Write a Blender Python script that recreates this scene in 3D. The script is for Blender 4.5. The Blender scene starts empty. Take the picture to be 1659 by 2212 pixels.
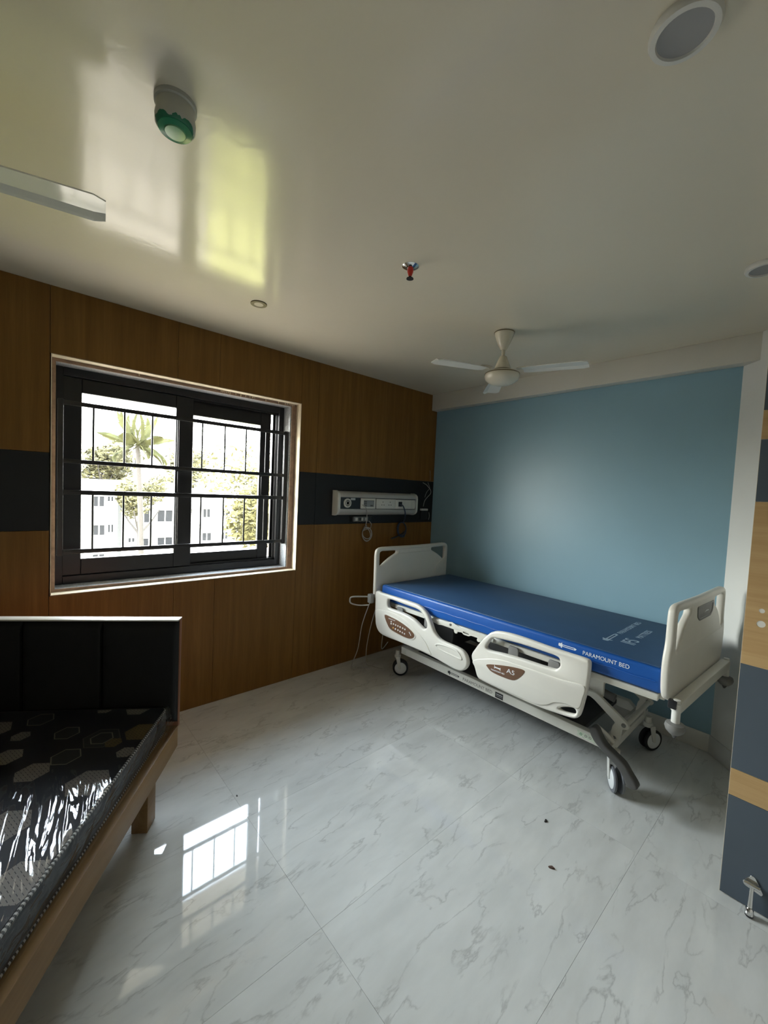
import bpy, bmesh, math, random
from mathutils import Vector, Matrix, noise
random.seed(7)
SC = bpy.context.scene
COL = SC.collection
PI = math.pi

# ------------------------------------------------------------------ camera
cam_d = bpy.data.cameras.new('camera')
cam_d.sensor_fit = 'HORIZONTAL'; cam_d.sensor_width = 36.0
cam_d.lens = 36.0 * 879.607 / 1659.0
cam_d.clip_start = 0.02; cam_d.clip_end = 600
cam = bpy.data.objects.new('camera', cam_d); COL.objects.link(cam)
_yaw, _pitch, _roll = math.radians(48.12149621), math.radians(-2.89552796), math.radians(2.66677892)
_f = Vector((math.cos(_yaw)*math.cos(_pitch), math.sin(_yaw)*math.cos(_pitch), math.sin(_pitch)))
_r0 = Vector((math.sin(_yaw), -math.cos(_yaw), 0)); _u0 = _r0.cross(_f)
_r = math.cos(_roll)*_r0 + math.sin(_roll)*_u0
_u = -math.sin(_roll)*_r0 + math.cos(_roll)*_u0
cam.matrix_world = Matrix(((_r.x, _u.x, -_f.x, -3.1274), (_r.y, _u.y, -_f.y, -2.7567), (_r.z, _u.z, -_f.z, 1.49), (0, 0, 0, 1)))
SC.camera = cam

# ------------------------------------------------------------------ sky, sun, exposure
SC.view_settings.view_transform = 'Standard'
SC.view_settings.look = 'None'
SC.view_settings.gamma = 1.0
SC.view_settings.use_curve_mapping = False
SC.view_settings.exposure = 4.3
world = bpy.data.worlds.new('hazy_sky'); SC.world = world
world.use_nodes = True
wn = world.node_tree; wn.nodes.clear()
w_out = wn.nodes.new('ShaderNodeOutputWorld'); w_bg = wn.nodes.new('ShaderNodeBackground')
w_tc = wn.nodes.new('ShaderNodeTexCoord'); w_sep = wn.nodes.new('ShaderNodeSeparateXYZ'); w_rmp = wn.nodes.new('ShaderNodeValToRGB')
wn.links.new(w_tc.outputs['Generated'], w_sep.inputs[0]); wn.links.new(w_sep.outputs['Z'], w_rmp.inputs[0])
wn.links.new(w_rmp.outputs[0], w_bg.inputs[0]); wn.links.new(w_bg.outputs[0], w_out.inputs[0])
cr = w_rmp.color_ramp
cr.elements[0].position = 0.0; cr.elements[0].color = (0.50, 0.48, 0.44, 1)
cr.elements[1].position = 1.0; cr.elements[1].color = (0.20, 0.27, 0.37, 1)
e = cr.elements.new(0.24); e.color = (0.98, 1.0, 1.0, 1)
e = cr.elements.new(0.45); e.color = (0.90, 0.98, 1.06, 1)
e = cr.elements.new(0.70); e.color = (0.38, 0.44, 0.52, 1)
w_bg.inputs['Strength'].default_value = 3.2
sun_d = bpy.data.lights.new('sun', 'SUN'); sun_d.energy = 1.2; sun_d.angle = math.radians(6); sun_d.color = (1.0, 0.94, 0.82)
sun = bpy.data.objects.new('sun', sun_d); COL.objects.link(sun)
sun.rotation_euler = Vector((0.35, 0.62, -0.78)).to_track_quat('-Z', 'Y').to_euler()
sun.location = (-5, -8, 14)
# the window is where the sky's light enters: a portal guides the sampling, it gives off no light itself
pt_d = bpy.data.lights.new('window_portal', 'AREA'); pt_d.shape = 'RECTANGLE'; pt_d.size = 1.46; pt_d.size_y = 1.26
pt_d.cycles.is_portal = True
pt = bpy.data.objects.new('window_portal', pt_d); COL.objects.link(pt)
pt.location = (-2.28, 0.30, 1.486); pt.rotation_euler = (-PI/2, 0, 0)

# ------------------------------------------------------------------ materials
def _mat(name):
    m = bpy.data.materials.new(name); m.use_nodes = True
    nt = m.node_tree; b = nt.nodes['Principled BSDF']
    return m, nt, b
def N(nt, t, **kw):
    n = nt.nodes.new(t)
    for k, v in kw.items():
        if k.startswith('i_'): n.inputs[k[2:].replace('_', ' ')].default_value = v
        else: setattr(n, k, v)
    return n
def ramp(nt, stops, src):
    r = nt.nodes.new('ShaderNodeValToRGB'); nt.links.new(src, r.inputs[0])
    el = r.color_ramp.elements
    el[0].position, el[0].color = stops[0][0], (*stops[0][1], 1)
    el[1].position, el[1].color = stops[-1][0], (*stops[-1][1], 1)
    for p, c in stops[1:-1]:
        x = el.new(p); x.color = (*c, 1)
    return r
def plain(name, col, rough=0.5, metal=0.0, spec=0.5, var=0.06, scale=8.0, bump=0.0, bscale=60.0, coat=0.0):
    m, nt, b = _mat(name)
    tc = N(nt, 'ShaderNodeTexCoord')
    nz = N(nt, 'ShaderNodeTexNoise', i_Scale=scale, i_Detail=4.0)
    nt.links.new(tc.outputs['Object'], nz.inputs['Vector'])
    a = tuple(c*(1-var) for c in col); d = tuple(min(1, c*(1+var)) for c in col)
    r = ramp(nt, [(0.3, a), (0.7, d)], nz.outputs['Fac'])
    nt.links.new(r.outputs[0], b.inputs['Base Color'])
    b.inputs['Roughness'].default_value = rough; b.inputs['Metallic'].default_value = metal
    b.inputs['Specular IOR Level'].default_value = spec
    b.inputs['Coat Weight'].default_value = coat
    if bump:
        n2 = N(nt, 'ShaderNodeTexNoise', i_Scale=bscale, i_Detail=3.0)
        nt.links.new(tc.outputs['Object'], n2.inputs['Vector'])
        bp = N(nt, 'ShaderNodeBump', i_Strength=bump, i_Distance=0.004)
        nt.links.new(n2.outputs['Fac'], bp.inputs['Height']); nt.links.new(bp.outputs[0], b.inputs['Normal'])
    return m
def wood(name, c_dark, c_mid, c_light, axis=2, rough=0.45, density=26.0):
    """laminate with long grain along the axis; each board samples its own stretch of veneer"""
    m, nt, b = _mat(name)
    tc = N(nt, 'ShaderNodeTexCoord'); oi = N(nt, 'ShaderNodeObjectInfo')
    mul = N(nt, 'ShaderNodeMath', operation='MULTIPLY'); mul.inputs[1].default_value = 37.0
    nt.links.new(oi.outputs['Random'], mul.inputs[0])
    add = N(nt, 'ShaderNodeVectorMath', operation='ADD')
    nt.links.new(tc.outputs['Object'], add.inputs[0]); nt.links.new(mul.outputs[0], add.inputs[1])
    mp = N(nt, 'ShaderNodeMapping'); s = [1, 1, 1]; s[axis] = 0.045; mp.inputs['Scale'].default_value = s
    nt.links.new(add.outputs[0], mp.inputs[0])
    n1 = N(nt, 'ShaderNodeTexNoise', i_Scale=density, i_Detail=6.0, i_Roughness=0.6, i_Distortion=0.4)
    n2 = N(nt, 'ShaderNodeTexNoise', i_Scale=density*7, i_Detail=3.0)
    nt.links.new(mp.outputs[0], n1.inputs['Vector']); nt.links.new(mp.outputs[0], n2.inputs['Vector'])
    mx = N(nt, 'ShaderNodeMath', operation='MULTIPLY_ADD'); mx.inputs[1].default_value = 0.3
    nt.links.new(n2.outputs['Fac'], mx.inputs[0]); nt.links.new(n1.outputs['Fac'], mx.inputs[2])
    r = ramp(nt, [(0.42, c_dark), (0.65, c_mid), (0.9, c_light)], mx.outputs[0])
    nt.links.new(r.outputs[0], b.inputs['Base Color']); b.inputs['Roughness'].default_value = rough; b.inputs['Specular IOR Level'].default_value = 0.25
    return m
M = {}
M['ceiling'] = plain('gloss_ceiling_paint', (0.77, 0.71, 0.575), rough=0.14, spec=0.42, var=0.015, scale=2.0, bump=0.10, bscale=26)
M['cream'] = plain('cream_wall_paint', (0.74, 0.72, 0.65), rough=0.45, var=0.02, scale=3, bump=0.05)
M['blue'] = plain('blue_wall_paint', (0.275, 0.455, 0.555), rough=0.38, var=0.02, scale=3, bump=0.05)
M['corner_white'] = plain('white_corner_paint', (0.83, 0.83, 0.79), rough=0.45, var=0.02, scale=3, bump=0.05)
M['white_wall'] = plain('pale_wall_paint', (0.45, 0.43, 0.39), rough=0.5, var=0.02, scale=3)
M['masonry'] = plain('rough_plaster', (0.42, 0.40, 0.37), rough=0.9, var=0.15, scale=20, bump=0.3)
M['wood'] = wood('brown_wood_laminate', (0.170, 0.078, 0.016), (0.205, 0.097, 0.021), (0.250, 0.125, 0.030))
M['wood_pale'] = wood('pale_oak_laminate', (0.42, 0.265, 0.115), (0.49, 0.32, 0.15), (0.55, 0.375, 0.185), axis=1, density=18)
M['slate'] = plain('slate_grey_laminate', (0.075, 0.095, 0.118), rough=0.4, var=0.03, scale=6)
M['slate_wall'] = plain('charcoal_laminate', (0.014, 0.0145, 0.0155), rough=0.55, spec=0.35, var=0.03, scale=6)
M['ply_edge'] = plain('cream_edge_band', (0.76, 0.66, 0.50), rough=0.5, var=0.12, scale=14)
M['ply_raw'] = plain('raw_board_edge', (0.26, 0.17, 0.12), rough=0.8, var=0.2, scale=40)
M['granite'] = plain('speckled_grey_granite', (0.40, 0.41, 0.42), rough=0.35, var=0.45, scale=150)
M['black_alu'] = plain('black_powder_coat', (0.008, 0.008, 0.010), rough=0.33, spec=0.5, var=0.1, scale=30)
M['steel_black'] = plain('black_painted_steel', (0.014, 0.013, 0.014), rough=0.35, var=0.1, scale=40)
M['bed_plastic'] = plain('cream_bed_plastic', (0.72, 0.69, 0.62), rough=0.38, var=0.02, scale=8, bump=0.02, bscale=220)
M['bed_steel'] = plain('cream_painted_steel', (0.68, 0.66, 0.59), rough=0.35, var=0.03, scale=10)
M['brown_panel'] = plain('brown_panel_sticker', (0.16, 0.085, 0.05), rough=0.35, var=0.04)
M['button'] = plain('pale_button', (0.72, 0.72, 0.72), rough=0.4)
M['button_y'] = plain('amber_button', (0.70, 0.40, 0.08), rough=0.4)
M['blue_vinyl'] = plain('blue_vinyl_cover', (0.006, 0.085, 0.36), rough=0.42, var=0.05, scale=5, bump=0.12, bscale=14)
M['blue_top'] = plain('slate_blue_top_fabric', (0.030, 0.082, 0.185), rough=0.55, var=0.04, scale=6, bump=0.06, bscale=18)
M['ink_white'] = plain('white_print', (0.80, 0.82, 0.85), rough=0.5)
M['ink_pale'] = plain('pale_blue_print', (0.30, 0.40, 0.52), rough=0.5)
M['ink_black'] = plain('black_print', (0.02, 0.02, 0.022), rough=0.5)
M['ink_grey'] = plain('grey_print', (0.20, 0.19, 0.17), rough=0.5)
M['sticker'] = plain('pale_sticker', (0.62, 0.68, 0.55), rough=0.5, var=0.15, scale=60)
M['ink_green'] = plain('green_print', (0.05, 0.20, 0.08), rough=0.5)
M['grey_plastic'] = plain('dark_grey_plastic', (0.085, 0.082, 0.078), rough=0.45)
M['grey_mid'] = plain('mid_grey_plastic', (0.20, 0.195, 0.185), rough=0.45)
M['rubber'] = plain('black_rubber', (0.012, 0.012, 0.014), rough=0.6)
M['tyre_grey'] = plain('grey_tyre', (0.16, 0.165, 0.18), rough=0.55)
M['wheel_white'] = plain('white_wheel_cover', (0.78, 0.80, 0.80), rough=0.35)
M['mech_dark'] = plain('dark_mechanism', (0.03, 0.03, 0.03), rough=0.5)
M['chrome'] = plain('chrome', (0.75, 0.75, 0.74), rough=0.12, metal=1.0, var=0.02)
M['alu'] = plain('brushed_aluminium', (0.62, 0.60, 0.57), rough=0.35, metal=0.35, var=0.04)
M['white_plastic'] = plain('white_plastic', (0.72, 0.71, 0.66), rough=0.35)
M['fan_cream'] = plain('cream_fan_enamel', (0.70, 0.66, 0.54), rough=0.22, var=0.02)
M['fan_blade'] = plain('ivory_fan_blade', (0.80, 0.79, 0.73), rough=0.09, var=0.02)
M['gold'] = plain('brown_ring', (0.15, 0.11, 0.05), rough=0.4)
M['black_plastic'] = plain('black_plastic', (0.015, 0.015, 0.017), rough=0.35)
M['screen_grey'] = plain('grey_display', (0.30, 0.31, 0.32), rough=0.25)
M['cable_white'] = plain('pale_cable', (0.42, 0.40, 0.38), rough=0.5)
M['cable_blue'] = plain('blue_grey_hose', (0.035, 0.05, 0.09), rough=0.4)
M['red'] = plain('red_cap', (0.55, 0.03, 0.015), rough=0.35)
M['lamp_grey'] = plain('frosted_diffuser', (0.33, 0.33, 0.33), rough=0.5)
M['green_cap'] = plain('green_plastic_cap', (0.02, 0.19, 0.095), rough=0.25)
M['green_lens'] = plain('pale_green_lens', (0.13, 0.36, 0.17), rough=0.25)
M['leather'] = plain('black_leatherette', (0.007, 0.0065, 0.006), rough=0.55, spec=0.3, var=0.1, bump=0.15, bscale=180)
M['head_trim'] = plain('pale_top_edge', (0.50, 0.46, 0.40), rough=0.35)
M['cot_wood'] = wood('cot_plank_laminate', (0.20, 0.115, 0.045), (0.25, 0.148, 0.062), (0.30, 0.185, 0.085), axis=1, density=18)
M['cot_board'] = wood('reddish_board', (0.20, 0.085, 0.05), (0.25, 0.11, 0.065), (0.30, 0.14, 0.08))
M['skirting'] = plain('pale_skirting_tile', (0.78, 0.78, 0.75), rough=0.2, var=0.06, scale=10)
M['grout'] = plain('dark_grout', (0.25, 0.25, 0.24), rough=0.9)
M['facade'] = plain('white_facade', (0.34, 0.33, 0.31), rough=0.8, var=0.08, scale=0.4)
M['facade_pink'] = plain('pinkish_facade', (0.30, 0.26, 0.23), rough=0.8, var=0.08, scale=0.4)
M['win_dark'] = plain('dark_window_pane', (0.016, 0.016, 0.017), rough=0.6, spec=0.0)
M['pipe'] = plain('grey_drainpipe', (0.014, 0.014, 0.014), rough=0.6)
M['concrete'] = plain('yard_concrete', (0.19, 0.150, 0.115), rough=0.9, var=0.15, scale=0.3)
M['lawn'] = plain('yellow_green_lawn', (0.25, 0.222, 0.058), rough=0.9, var=0.35, scale=0.5)
M['hill'] = plain('wooded_hill', (0.045, 0.045, 0.032), rough=1.0, var=0.4, scale=0.15)
M['bark'] = plain('pale_bark', (0.018, 0.014, 0.011), rough=0.9, var=0.2)
M['leaf'] = plain('green_leaves', (0.060, 0.054, 0.026), rough=0.8, spec=0.1, var=0.4, scale=0.6)
M['leaf_y'] = plain('yellow_green_leaves', (0.058, 0.051, 0.019), rough=0.8, spec=0.1, var=0.4, scale=0.6)
M['palm_leaf'] = plain('palm_green', (0.036, 0.036, 0.014), rough=0.7, spec=0.1, var=0.3, scale=2)
M['debris_dark'] = plain('dark_scrap', (0.03, 0.025, 0.02), rough=0.8)
M['debris_brown'] = plain('brown_scrap', (0.10, 0.055, 0.04), rough=0.8)

def schlick(nt, normal=None, f0=0.04):
    """reflectance of a thin clear sheet, the same from both of its sides"""
    lw = N(nt, 'ShaderNodeLayerWeight', i_Blend=0.5)
    if normal is not None: nt.links.new(normal, lw.inputs['Normal'])
    p = N(nt, 'ShaderNodeMath', operation='POWER'); p.inputs[1].default_value = 5.0; nt.links.new(lw.outputs['Facing'], p.inputs[0])
    m = N(nt, 'ShaderNodeMath', operation='MULTIPLY_ADD'); m.inputs[1].default_value = 1-f0; m.inputs[2].default_value = f0; nt.links.new(p.outputs[0], m.inputs[0])
    return m.outputs[0]
def make_glass():
    m, nt, b = _mat('clear_window_glass'); nt.nodes.remove(b); out = nt.nodes['Material Output']
    tr = N(nt, 'ShaderNodeBsdfTransparent'); tr.inputs[0].default_value = (0.95, 0.97, 0.96, 1)
    gl = N(nt, 'ShaderNodeBsdfGlossy', i_Roughness=0.0); mx = N(nt, 'ShaderNodeMixShader')
    nt.links.new(schlick(nt), mx.inputs[0]); nt.links.new(tr.outputs[0], mx.inputs[1]); nt.links.new(gl.outputs[0], mx.inputs[2])
    nt.links.new(mx.outputs[0], out.inputs[0]); return m
M['glass'] = make_glass()

def make_film():
    """clear packing film: wrinkles give streaked glints"""
    m, nt, b = _mat('clear_packing_film'); nt.nodes.remove(b); out = nt.nodes['Material Output']
    tc = N(nt, 'ShaderNodeTexCoord'); mp = N(nt, 'ShaderNodeMapping'); mp.inputs['Scale'].default_value = (1.0, 0.13, 1.0)
    m0 = N(nt, 'ShaderNodeMapping'); m0.inputs['Rotation'].default_value = (0, 0, math.radians(-27))
    nt.links.new(tc.outputs['Object'], m0.inputs[0]); nt.links.new(m0.outputs[0], mp.inputs[0])
    nz = N(nt, 'ShaderNodeTexNoise', i_Scale=30.0, i_Detail=2.0, i_Roughness=0.45, i_Distortion=0.5); nt.links.new(mp.outputs[0], nz.inputs['Vector'])
    bp = N(nt, 'ShaderNodeBump', i_Strength=0.8, i_Distance=0.02); nt.links.new(nz.outputs['Fac'], bp.inputs['Height'])
    tr = N(nt, 'ShaderNodeBsdfTransparent'); tr.inputs[0].default_value = (0.95, 0.95, 0.95, 1)
    gl = N(nt, 'ShaderNodeBsdfGlossy', i_Roughness=0.04); mx = N(nt, 'ShaderNodeMixShader')
    nt.links.new(bp.outputs[0], gl.inputs['Normal'])
    nt.links.new(schlick(nt, bp.outputs[0], 0.05), mx.inputs[0]); nt.links.new(tr.outputs[0], mx.inputs[1]); nt.links.new(gl.outputs[0], mx.inputs[2])
    nt.links.new(mx.outputs[0], out.inputs[0]); return m
M['film'] = make_film()

def make_tile():
    m, nt, b = _mat('polished_veined_tile')
    tc = N(nt, 'ShaderNodeTexCoord'); oi = N(nt, 'ShaderNodeObjectInfo')
    mul = N(nt, 'ShaderNodeMath', operation='MULTIPLY'); mul.inputs[1].default_value = 53.0
    nt.links.new(oi.outputs['Random'], mul.inputs[0])
    add = N(nt, 'ShaderNodeVectorMath', operation='ADD')
    nt.links.new(tc.outputs['Object'], add.inputs[0]); nt.links.new(mul.outputs[0], add.inputs[1])
    mp = N(nt, 'ShaderNodeMapping'); mp.inputs['Scale'].default_value = (1.0, 3.0, 1)
    m0 = N(nt, 'ShaderNodeMapping'); m0.inputs['Rotation'].default_value = (0, 0, math.radians(-2))
    nt.links.new(add.outputs[0], m0.inputs[0]); nt.links.new(m0.outputs[0], mp.inputs[0])
    n0 = N(nt, 'ShaderNodeTexNoise', i_Scale=3.2, i_Detail=5.0, i_Roughness=0.55); nt.links.new(mp.outputs[0], n0.inputs['Vector'])
    base = ramp(nt, [(0.3, (0.62, 0.625, 0.605)), (0.7, (0.74, 0.745, 0.725))], n0.outputs['Fac'])
    # thin veins where a distorted noise crosses its middle
    n1 = N(nt, 'ShaderNodeTexNoise', i_Scale=3.0, i_Detail=7.0, i_Roughness=0.54, i_Distortion=0.3); nt.links.new(mp.outputs[0], n1.inputs['Vector'])
    s = N(nt, 'ShaderNodeMath', operation='SUBTRACT'); s.inputs[1].default_value = 0.5; nt.links.new(n1.outputs['Fac'], s.inputs[0])
    ab = N(nt, 'ShaderNodeMath', operation='ABSOLUTE'); nt.links.new(s.outputs[0], ab.inputs[0])
    v = ramp(nt, [(0.0, (1, 1, 1)), (0.006, (0.55, 0.55, 0.55)), (0.022, (0, 0, 0))], ab.outputs[0])
    n2 = N(nt, 'ShaderNodeTexNoise', i_Scale=4.5, i_Detail=2.0); nt.links.new(mp.outputs[0], n2.inputs['Vector'])
    g = ramp(nt, [(0.40, (0, 0, 0)), (0.60, (1, 1, 1))], n2.outputs['Fac'])
    vm = N(nt, 'ShaderNodeMath', operation='MULTIPLY'); nt.links.new(v.outputs[0], vm.inputs[0]); nt.links.new(g.outputs[0], vm.inputs[1])
    vs = N(nt, 'ShaderNodeMath', operation='MULTIPLY'); vs.inputs[1].default_value = 0.55; nt.links.new(vm.outputs[0], vs.inputs[0])
    mx = N(nt, 'ShaderNodeMix', data_type='RGBA'); mx.inputs['B'].default_value = (0.33, 0.33, 0.32, 1)
    nt.links.new(vs.outputs[0], mx.inputs['Factor']); nt.links.new(base.outputs[0], mx.inputs['A'])
    nt.links.new(mx.outputs['Result'], b.inputs['Base Color'])
    b.inputs['Roughness'].default_value = 0.035; b.inputs['IOR'].default_value = 1.5
    return m
M['tile'] = make_tile()

def make_rope():
    m, nt, b = _mat('black_white_piping')
    tc = N(nt, 'ShaderNodeTexCoord'); w = N(nt, 'ShaderNodeTexWave', i_Scale=26.0); w.bands_direction = 'Y'
    nt.links.new(tc.outputs['Object'], w.inputs['Vector'])
    r = ramp(nt, [(0.45, (0.010, 0.010, 0.012)), (0.55, (0.42, 0.41, 0.40))], w.outputs['Fac'])
    nt.links.new(r.outputs[0], b.inputs['Base Color']); b.inputs['Roughness'].default_value = 0.6; return m
M['rope'] = make_rope()

def make_hex_fabric():
    """dark navy ticking with printed hexagons: outlined ones, woven-filled ones and gold ones"""
    m, nt, b = _mat('navy_hexagon_ticking'); L = nt.links.new
    tc = N(nt, 'ShaderNodeTexCoord')
    br = N(nt, 'ShaderNodeTexBrick', i_Scale=26.0); br.inputs['Color1'].default_value = (0, 0, 0, 1); br.inputs['Color2'].default_value = (0, 0, 0, 1)
    br.inputs['Mortar'].default_value = (1, 1, 1, 1); br.inputs['Mortar Size'].default_value = 0.11
    mpb = N(nt, 'ShaderNodeMapping'); mpb.inputs['Rotation'].default_value = (0, 0, math.radians(40)); L(tc.outputs['Object'], mpb.inputs[0]); L(mpb.outputs[0], br.inputs['Vector'])
    cur = None
    base = N(nt, 'ShaderNodeRGB'); base.outputs[0].default_value = (0.0055, 0.007, 0.014, 1); cur = base.outputs[0]
    # centre x, y, radius, kind
    spots = [(-.358,-.187,.042,'o'),(-.204,-.232,.062,'O'),(-.272,-.343,.046,'o'),(-.523,-.079,.045,'o'),(-.071,-.196,.055,'g'),
             (-.521,-.199,.030,'w'),(-.159,-.015,.045,'w'),(-.30,-.01,.03,'w'),(-.145,-.265,.028,'g'),(-.479,-.331,.045,'w'),(-.335,-.423,.048,'w'),
             (-.118,-.491,.062,'w'),(-.255,-.665,.062,'w'),(-.089,-.854,.062,'w'),(-.07,-.33,.03,'w'),(-.42,-.56,.058,'w'),(-.60,-.42,.06,'O'),
             (-.52,-.75,.06,'o'),(-.30,-.95,.07,'O'),(-.70,-.60,.058,'w'),(-.66,-.15,.06,'w'),(-.80,-.30,.06,'o'),(-.45,-1.05,.058,'w'),(-.15,-1.15,.058,'w'),(-.7,-.95,.07,'g')]
    def math_(op, a, bb=None):
        n = N(nt, 'ShaderNodeMath', operation=op)
        for i, v in enumerate((a, bb)):
            if v is None: continue
            if isinstance(v, (int, float)): n.inputs[i].default_value = v
            else: L(v, n.inputs[i])
        return n.outputs[0]
    for (x, y, rad, k) in spots:
        sub = N(nt, 'ShaderNodeVectorMath', operation='SUBTRACT'); sub.inputs[1].default_value = (x, y, 0); L(tc.outputs['Object'], sub.inputs[0])
        ab = N(nt, 'ShaderNodeVectorMath', operation='ABSOLUTE'); L(sub.outputs[0], ab.inputs[0])
        sp = N(nt, 'ShaderNodeSeparateXYZ'); L(ab.outputs[0], sp.inputs[0])
        h = math_('MAXIMUM', sp.outputs['Y'], math_('ADD', math_('MULTIPLY', sp.outputs['Y'], 0.5), math_('MULTIPLY', sp.outputs['X'], 0.866)))
        inside = math_('LESS_THAN', h, rad)
        if k in 'oO':
            f = math_('MULTIPLY', inside, math_('GREATER_THAN', h, rad-0.004)); col = (0.20, 0.185, 0.14, 1)
            if k == 'O':
                f2 = math_('MULTIPLY', math_('LESS_THAN', h, rad*0.62), math_('GREATER_THAN', h, rad*0.62-0.004)); f = math_('MAXIMUM', math_('MULTIPLY', f, 0.35), f2)
            f = math_('MAXIMUM', f, math_('MULTIPLY', inside, 0.08))
        else:
            f = math_('MULTIPLY', inside, math_('ADD', math_('MULTIPLY', br.outputs['Color'], 0.6), 0.06)); col = (0.30, 0.27, 0.24, 1) if k == 'w' else (0.18, 0.13, 0.04, 1)
        mx = N(nt, 'ShaderNodeMix', data_type='RGBA'); mx.inputs['B'].default_value = col
        L(f, mx.inputs['Factor']); L(cur, mx.inputs['A']); cur = mx.outputs['Result']
    L(cur, b.inputs['Base Color']); b.inputs['Roughness'].default_value = 0.75
    return m
M['ticking'] = make_hex_fabric()
M['ticking_side'] = plain('dark_ticking_side', (0.022, 0.026, 0.032), rough=0.7, var=0.3, scale=12)

def make_detector():
    """paint-spattered white body: the lower part shows the green cap through a ragged edge"""
    m, nt, b = _mat('white_paint_over_green'); L = nt.links.new
    tc = N(nt, 'ShaderNodeTexCoord'); sp = N(nt, 'ShaderNodeSeparateXYZ'); L(tc.outputs['Object'], sp.inputs[0])
    nz = N(nt, 'ShaderNodeTexNoise', i_Scale=30.0, i_Detail=3.0); L(tc.outputs['Object'], nz.inputs['Vector'])
    ma = N(nt, 'ShaderNodeMath', operation='MULTIPLY_ADD'); ma.inputs[1].default_value = 0.06; L(nz.outputs['Fac'], ma.inputs[0]); L(sp.outputs['Z'], ma.inputs[2])
    r = ramp(nt, [(0.0, (0, 0, 0)), (1.0, (1, 1, 1))], ma.outputs[0])
    gt = N(nt, 'ShaderNodeMath', operation='GREATER_THAN'); gt.inputs[1].default_value = -0.030; L(ma.outputs[0], gt.inputs[0])
    mx = N(nt, 'ShaderNodeMix', data_type='RGBA'); mx.inputs['A'].default_value = (0.015, 0.16, 0.08, 1); mx.inputs['B'].default_value = (0.46, 0.46, 0.41, 1)
    L(gt.outputs[0], mx.inputs['Factor']); L(mx.outputs['Result'], b.inputs['Base Color']); b.inputs['Roughness'].default_value = 0.35
    return m
M['detector'] = make_detector()

# ------------------------------------------------------------------ helpers
def link(o, parent=None):
    COL.objects.link(o)
    if parent is not None: o.parent = parent
    return o
def thing(name, label, cat, loc=(0, 0, 0), rz=0.0, group=None):
    o = bpy.data.objects.new(name, None); o.empty_display_size = 0.1; COL.objects.link(o)
    o.location = loc; o.rotation_euler = (0, 0, rz); o['label'] = label; o['category'] = cat
    if group: o['group'] = group
    return o
def tag(o, label, cat, group=None):
    o['label'] = label; o['category'] = cat
    if group: o['group'] = group
    return o
def finish(name, me, mat, parent=None, smooth=False, loc=None):
    mats = mat if isinstance(mat, (list, tuple)) else [mat]
    me.materials.clear()
    for m in mats: me.materials.append(m)
    if smooth:
        for p in me.polygons: p.use_smooth = True
        try: me.set_sharp_from_angle(angle=math.radians(42))
        except Exception: pass
    o = bpy.data.objects.new(name, me); link(o, parent)
    if loc is not None: o.location = loc
    return o
def bm_obj(name, bm, mat, parent=None, smooth=False, loc=None):
    me = bpy.data.meshes.new(name); bmesh.ops.recalc_face_normals(bm, faces=bm.faces); bm.to_mesh(me); bm.free()
    return finish(name, me, mat, parent, smooth, loc)
def add_box(bm, a, b, bev=0.0, seg=2, mtx=None):
    t = bmesh.new()
    xs, ys, zs = (a[0], b[0]), (a[1], b[1]), (a[2], b[2])
    v = [t.verts.new((x, y, z)) for x in xs for y in ys for z in zs]
    for f in ((0,1,3,2),(4,6,7,5),(0,4,5,1),(2,3,7,6),(0,2,6,4),(1,5,7,3)): t.faces.new([v[i] for i in f])
    bmesh.ops.recalc_face_normals(t, faces=t.faces)
    if bev: bmesh.ops.bevel(t, geom=t.edges[:], offset=bev, segments=seg, profile=0.5, affect='EDGES')
    if mtx is not None: t.transform(mtx)
    merge(bm, t)
def merge(bm, t):
    me = bpy.data.meshes.new('tmp'); t.to_mesh(me); t.free(); bm.from_mesh(me); bpy.data.meshes.remove(me)
def box(name, a, b, mat, parent=None, bev=0.0, seg=2, smooth=None, mtx=None):
    bm = bmesh.new(); add_box(bm, a, b, bev, seg, mtx)
    return bm_obj(name, bm, mat, parent, smooth=bool(bev) if smooth is None else smooth)
def add_lathe(bm, prof, n=32, mtx=None, cap=True):
    """prof: list of (r, z)"""
    t = bmesh.new(); rings = []
    for r, z in prof:
        if r < 1e-6: rings.append([t.verts.new((0, 0, z))])
        else: rings.append([t.verts.new((r*math.cos(2*PI*i/n), r*math.sin(2*PI*i/n), z)) for i in range(n)])
    for A, B in zip(rings, rings[1:]):
        if len(A) == 1 and len(B) == 1: continue
        for i in range(n):
            j = (i+1) % n
            if len(A) == 1: t.faces.new((A[0], B[i], B[j]))
            elif len(B) == 1: t.faces.new((A[i], A[j], B[0]))
            else: t.faces.new((A[i], A[j], B[j], B[i]))
    if cap:
        for R in (rings[0], rings[-1]):
            if len(R) > 1: t.faces.new(R)
    bmesh.ops.recalc_face_normals(t, faces=t.faces)
    if mtx is not None: t.transform(mtx)
    merge(bm, t)
def lathe(name, prof, mat, parent=None, n=32, mtx=None, loc=None):
    bm = bmesh.new(); add_lathe(bm, prof, n, mtx); return bm_obj(name, bm, mat, parent, True, loc)
def crv(pts, k=6, closed=False):
    """Catmull-Rom through the points"""
    P = [Vector(p) for p in pts]; n = len(P); out = []
    rng = range(n) if closed else range(n-1)
    for i in rng:
        p0 = P[(i-1) % n] if closed or i > 0 else P[i]
        p1 = P[i]; p2 = P[(i+1) % n]
        p3 = P[(i+2) % n] if closed or i+2 < n else p2
        for j in range(k):
            t = j/k
            out.append(0.5*((2*p1)+(-p0+p2)*t+(2*p0-5*p1+4*p2-p3)*t*t+(-p0+3*p1-3*p2+p3)*t**3))
    if not closed: out.append(P[-1])
    return out
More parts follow.
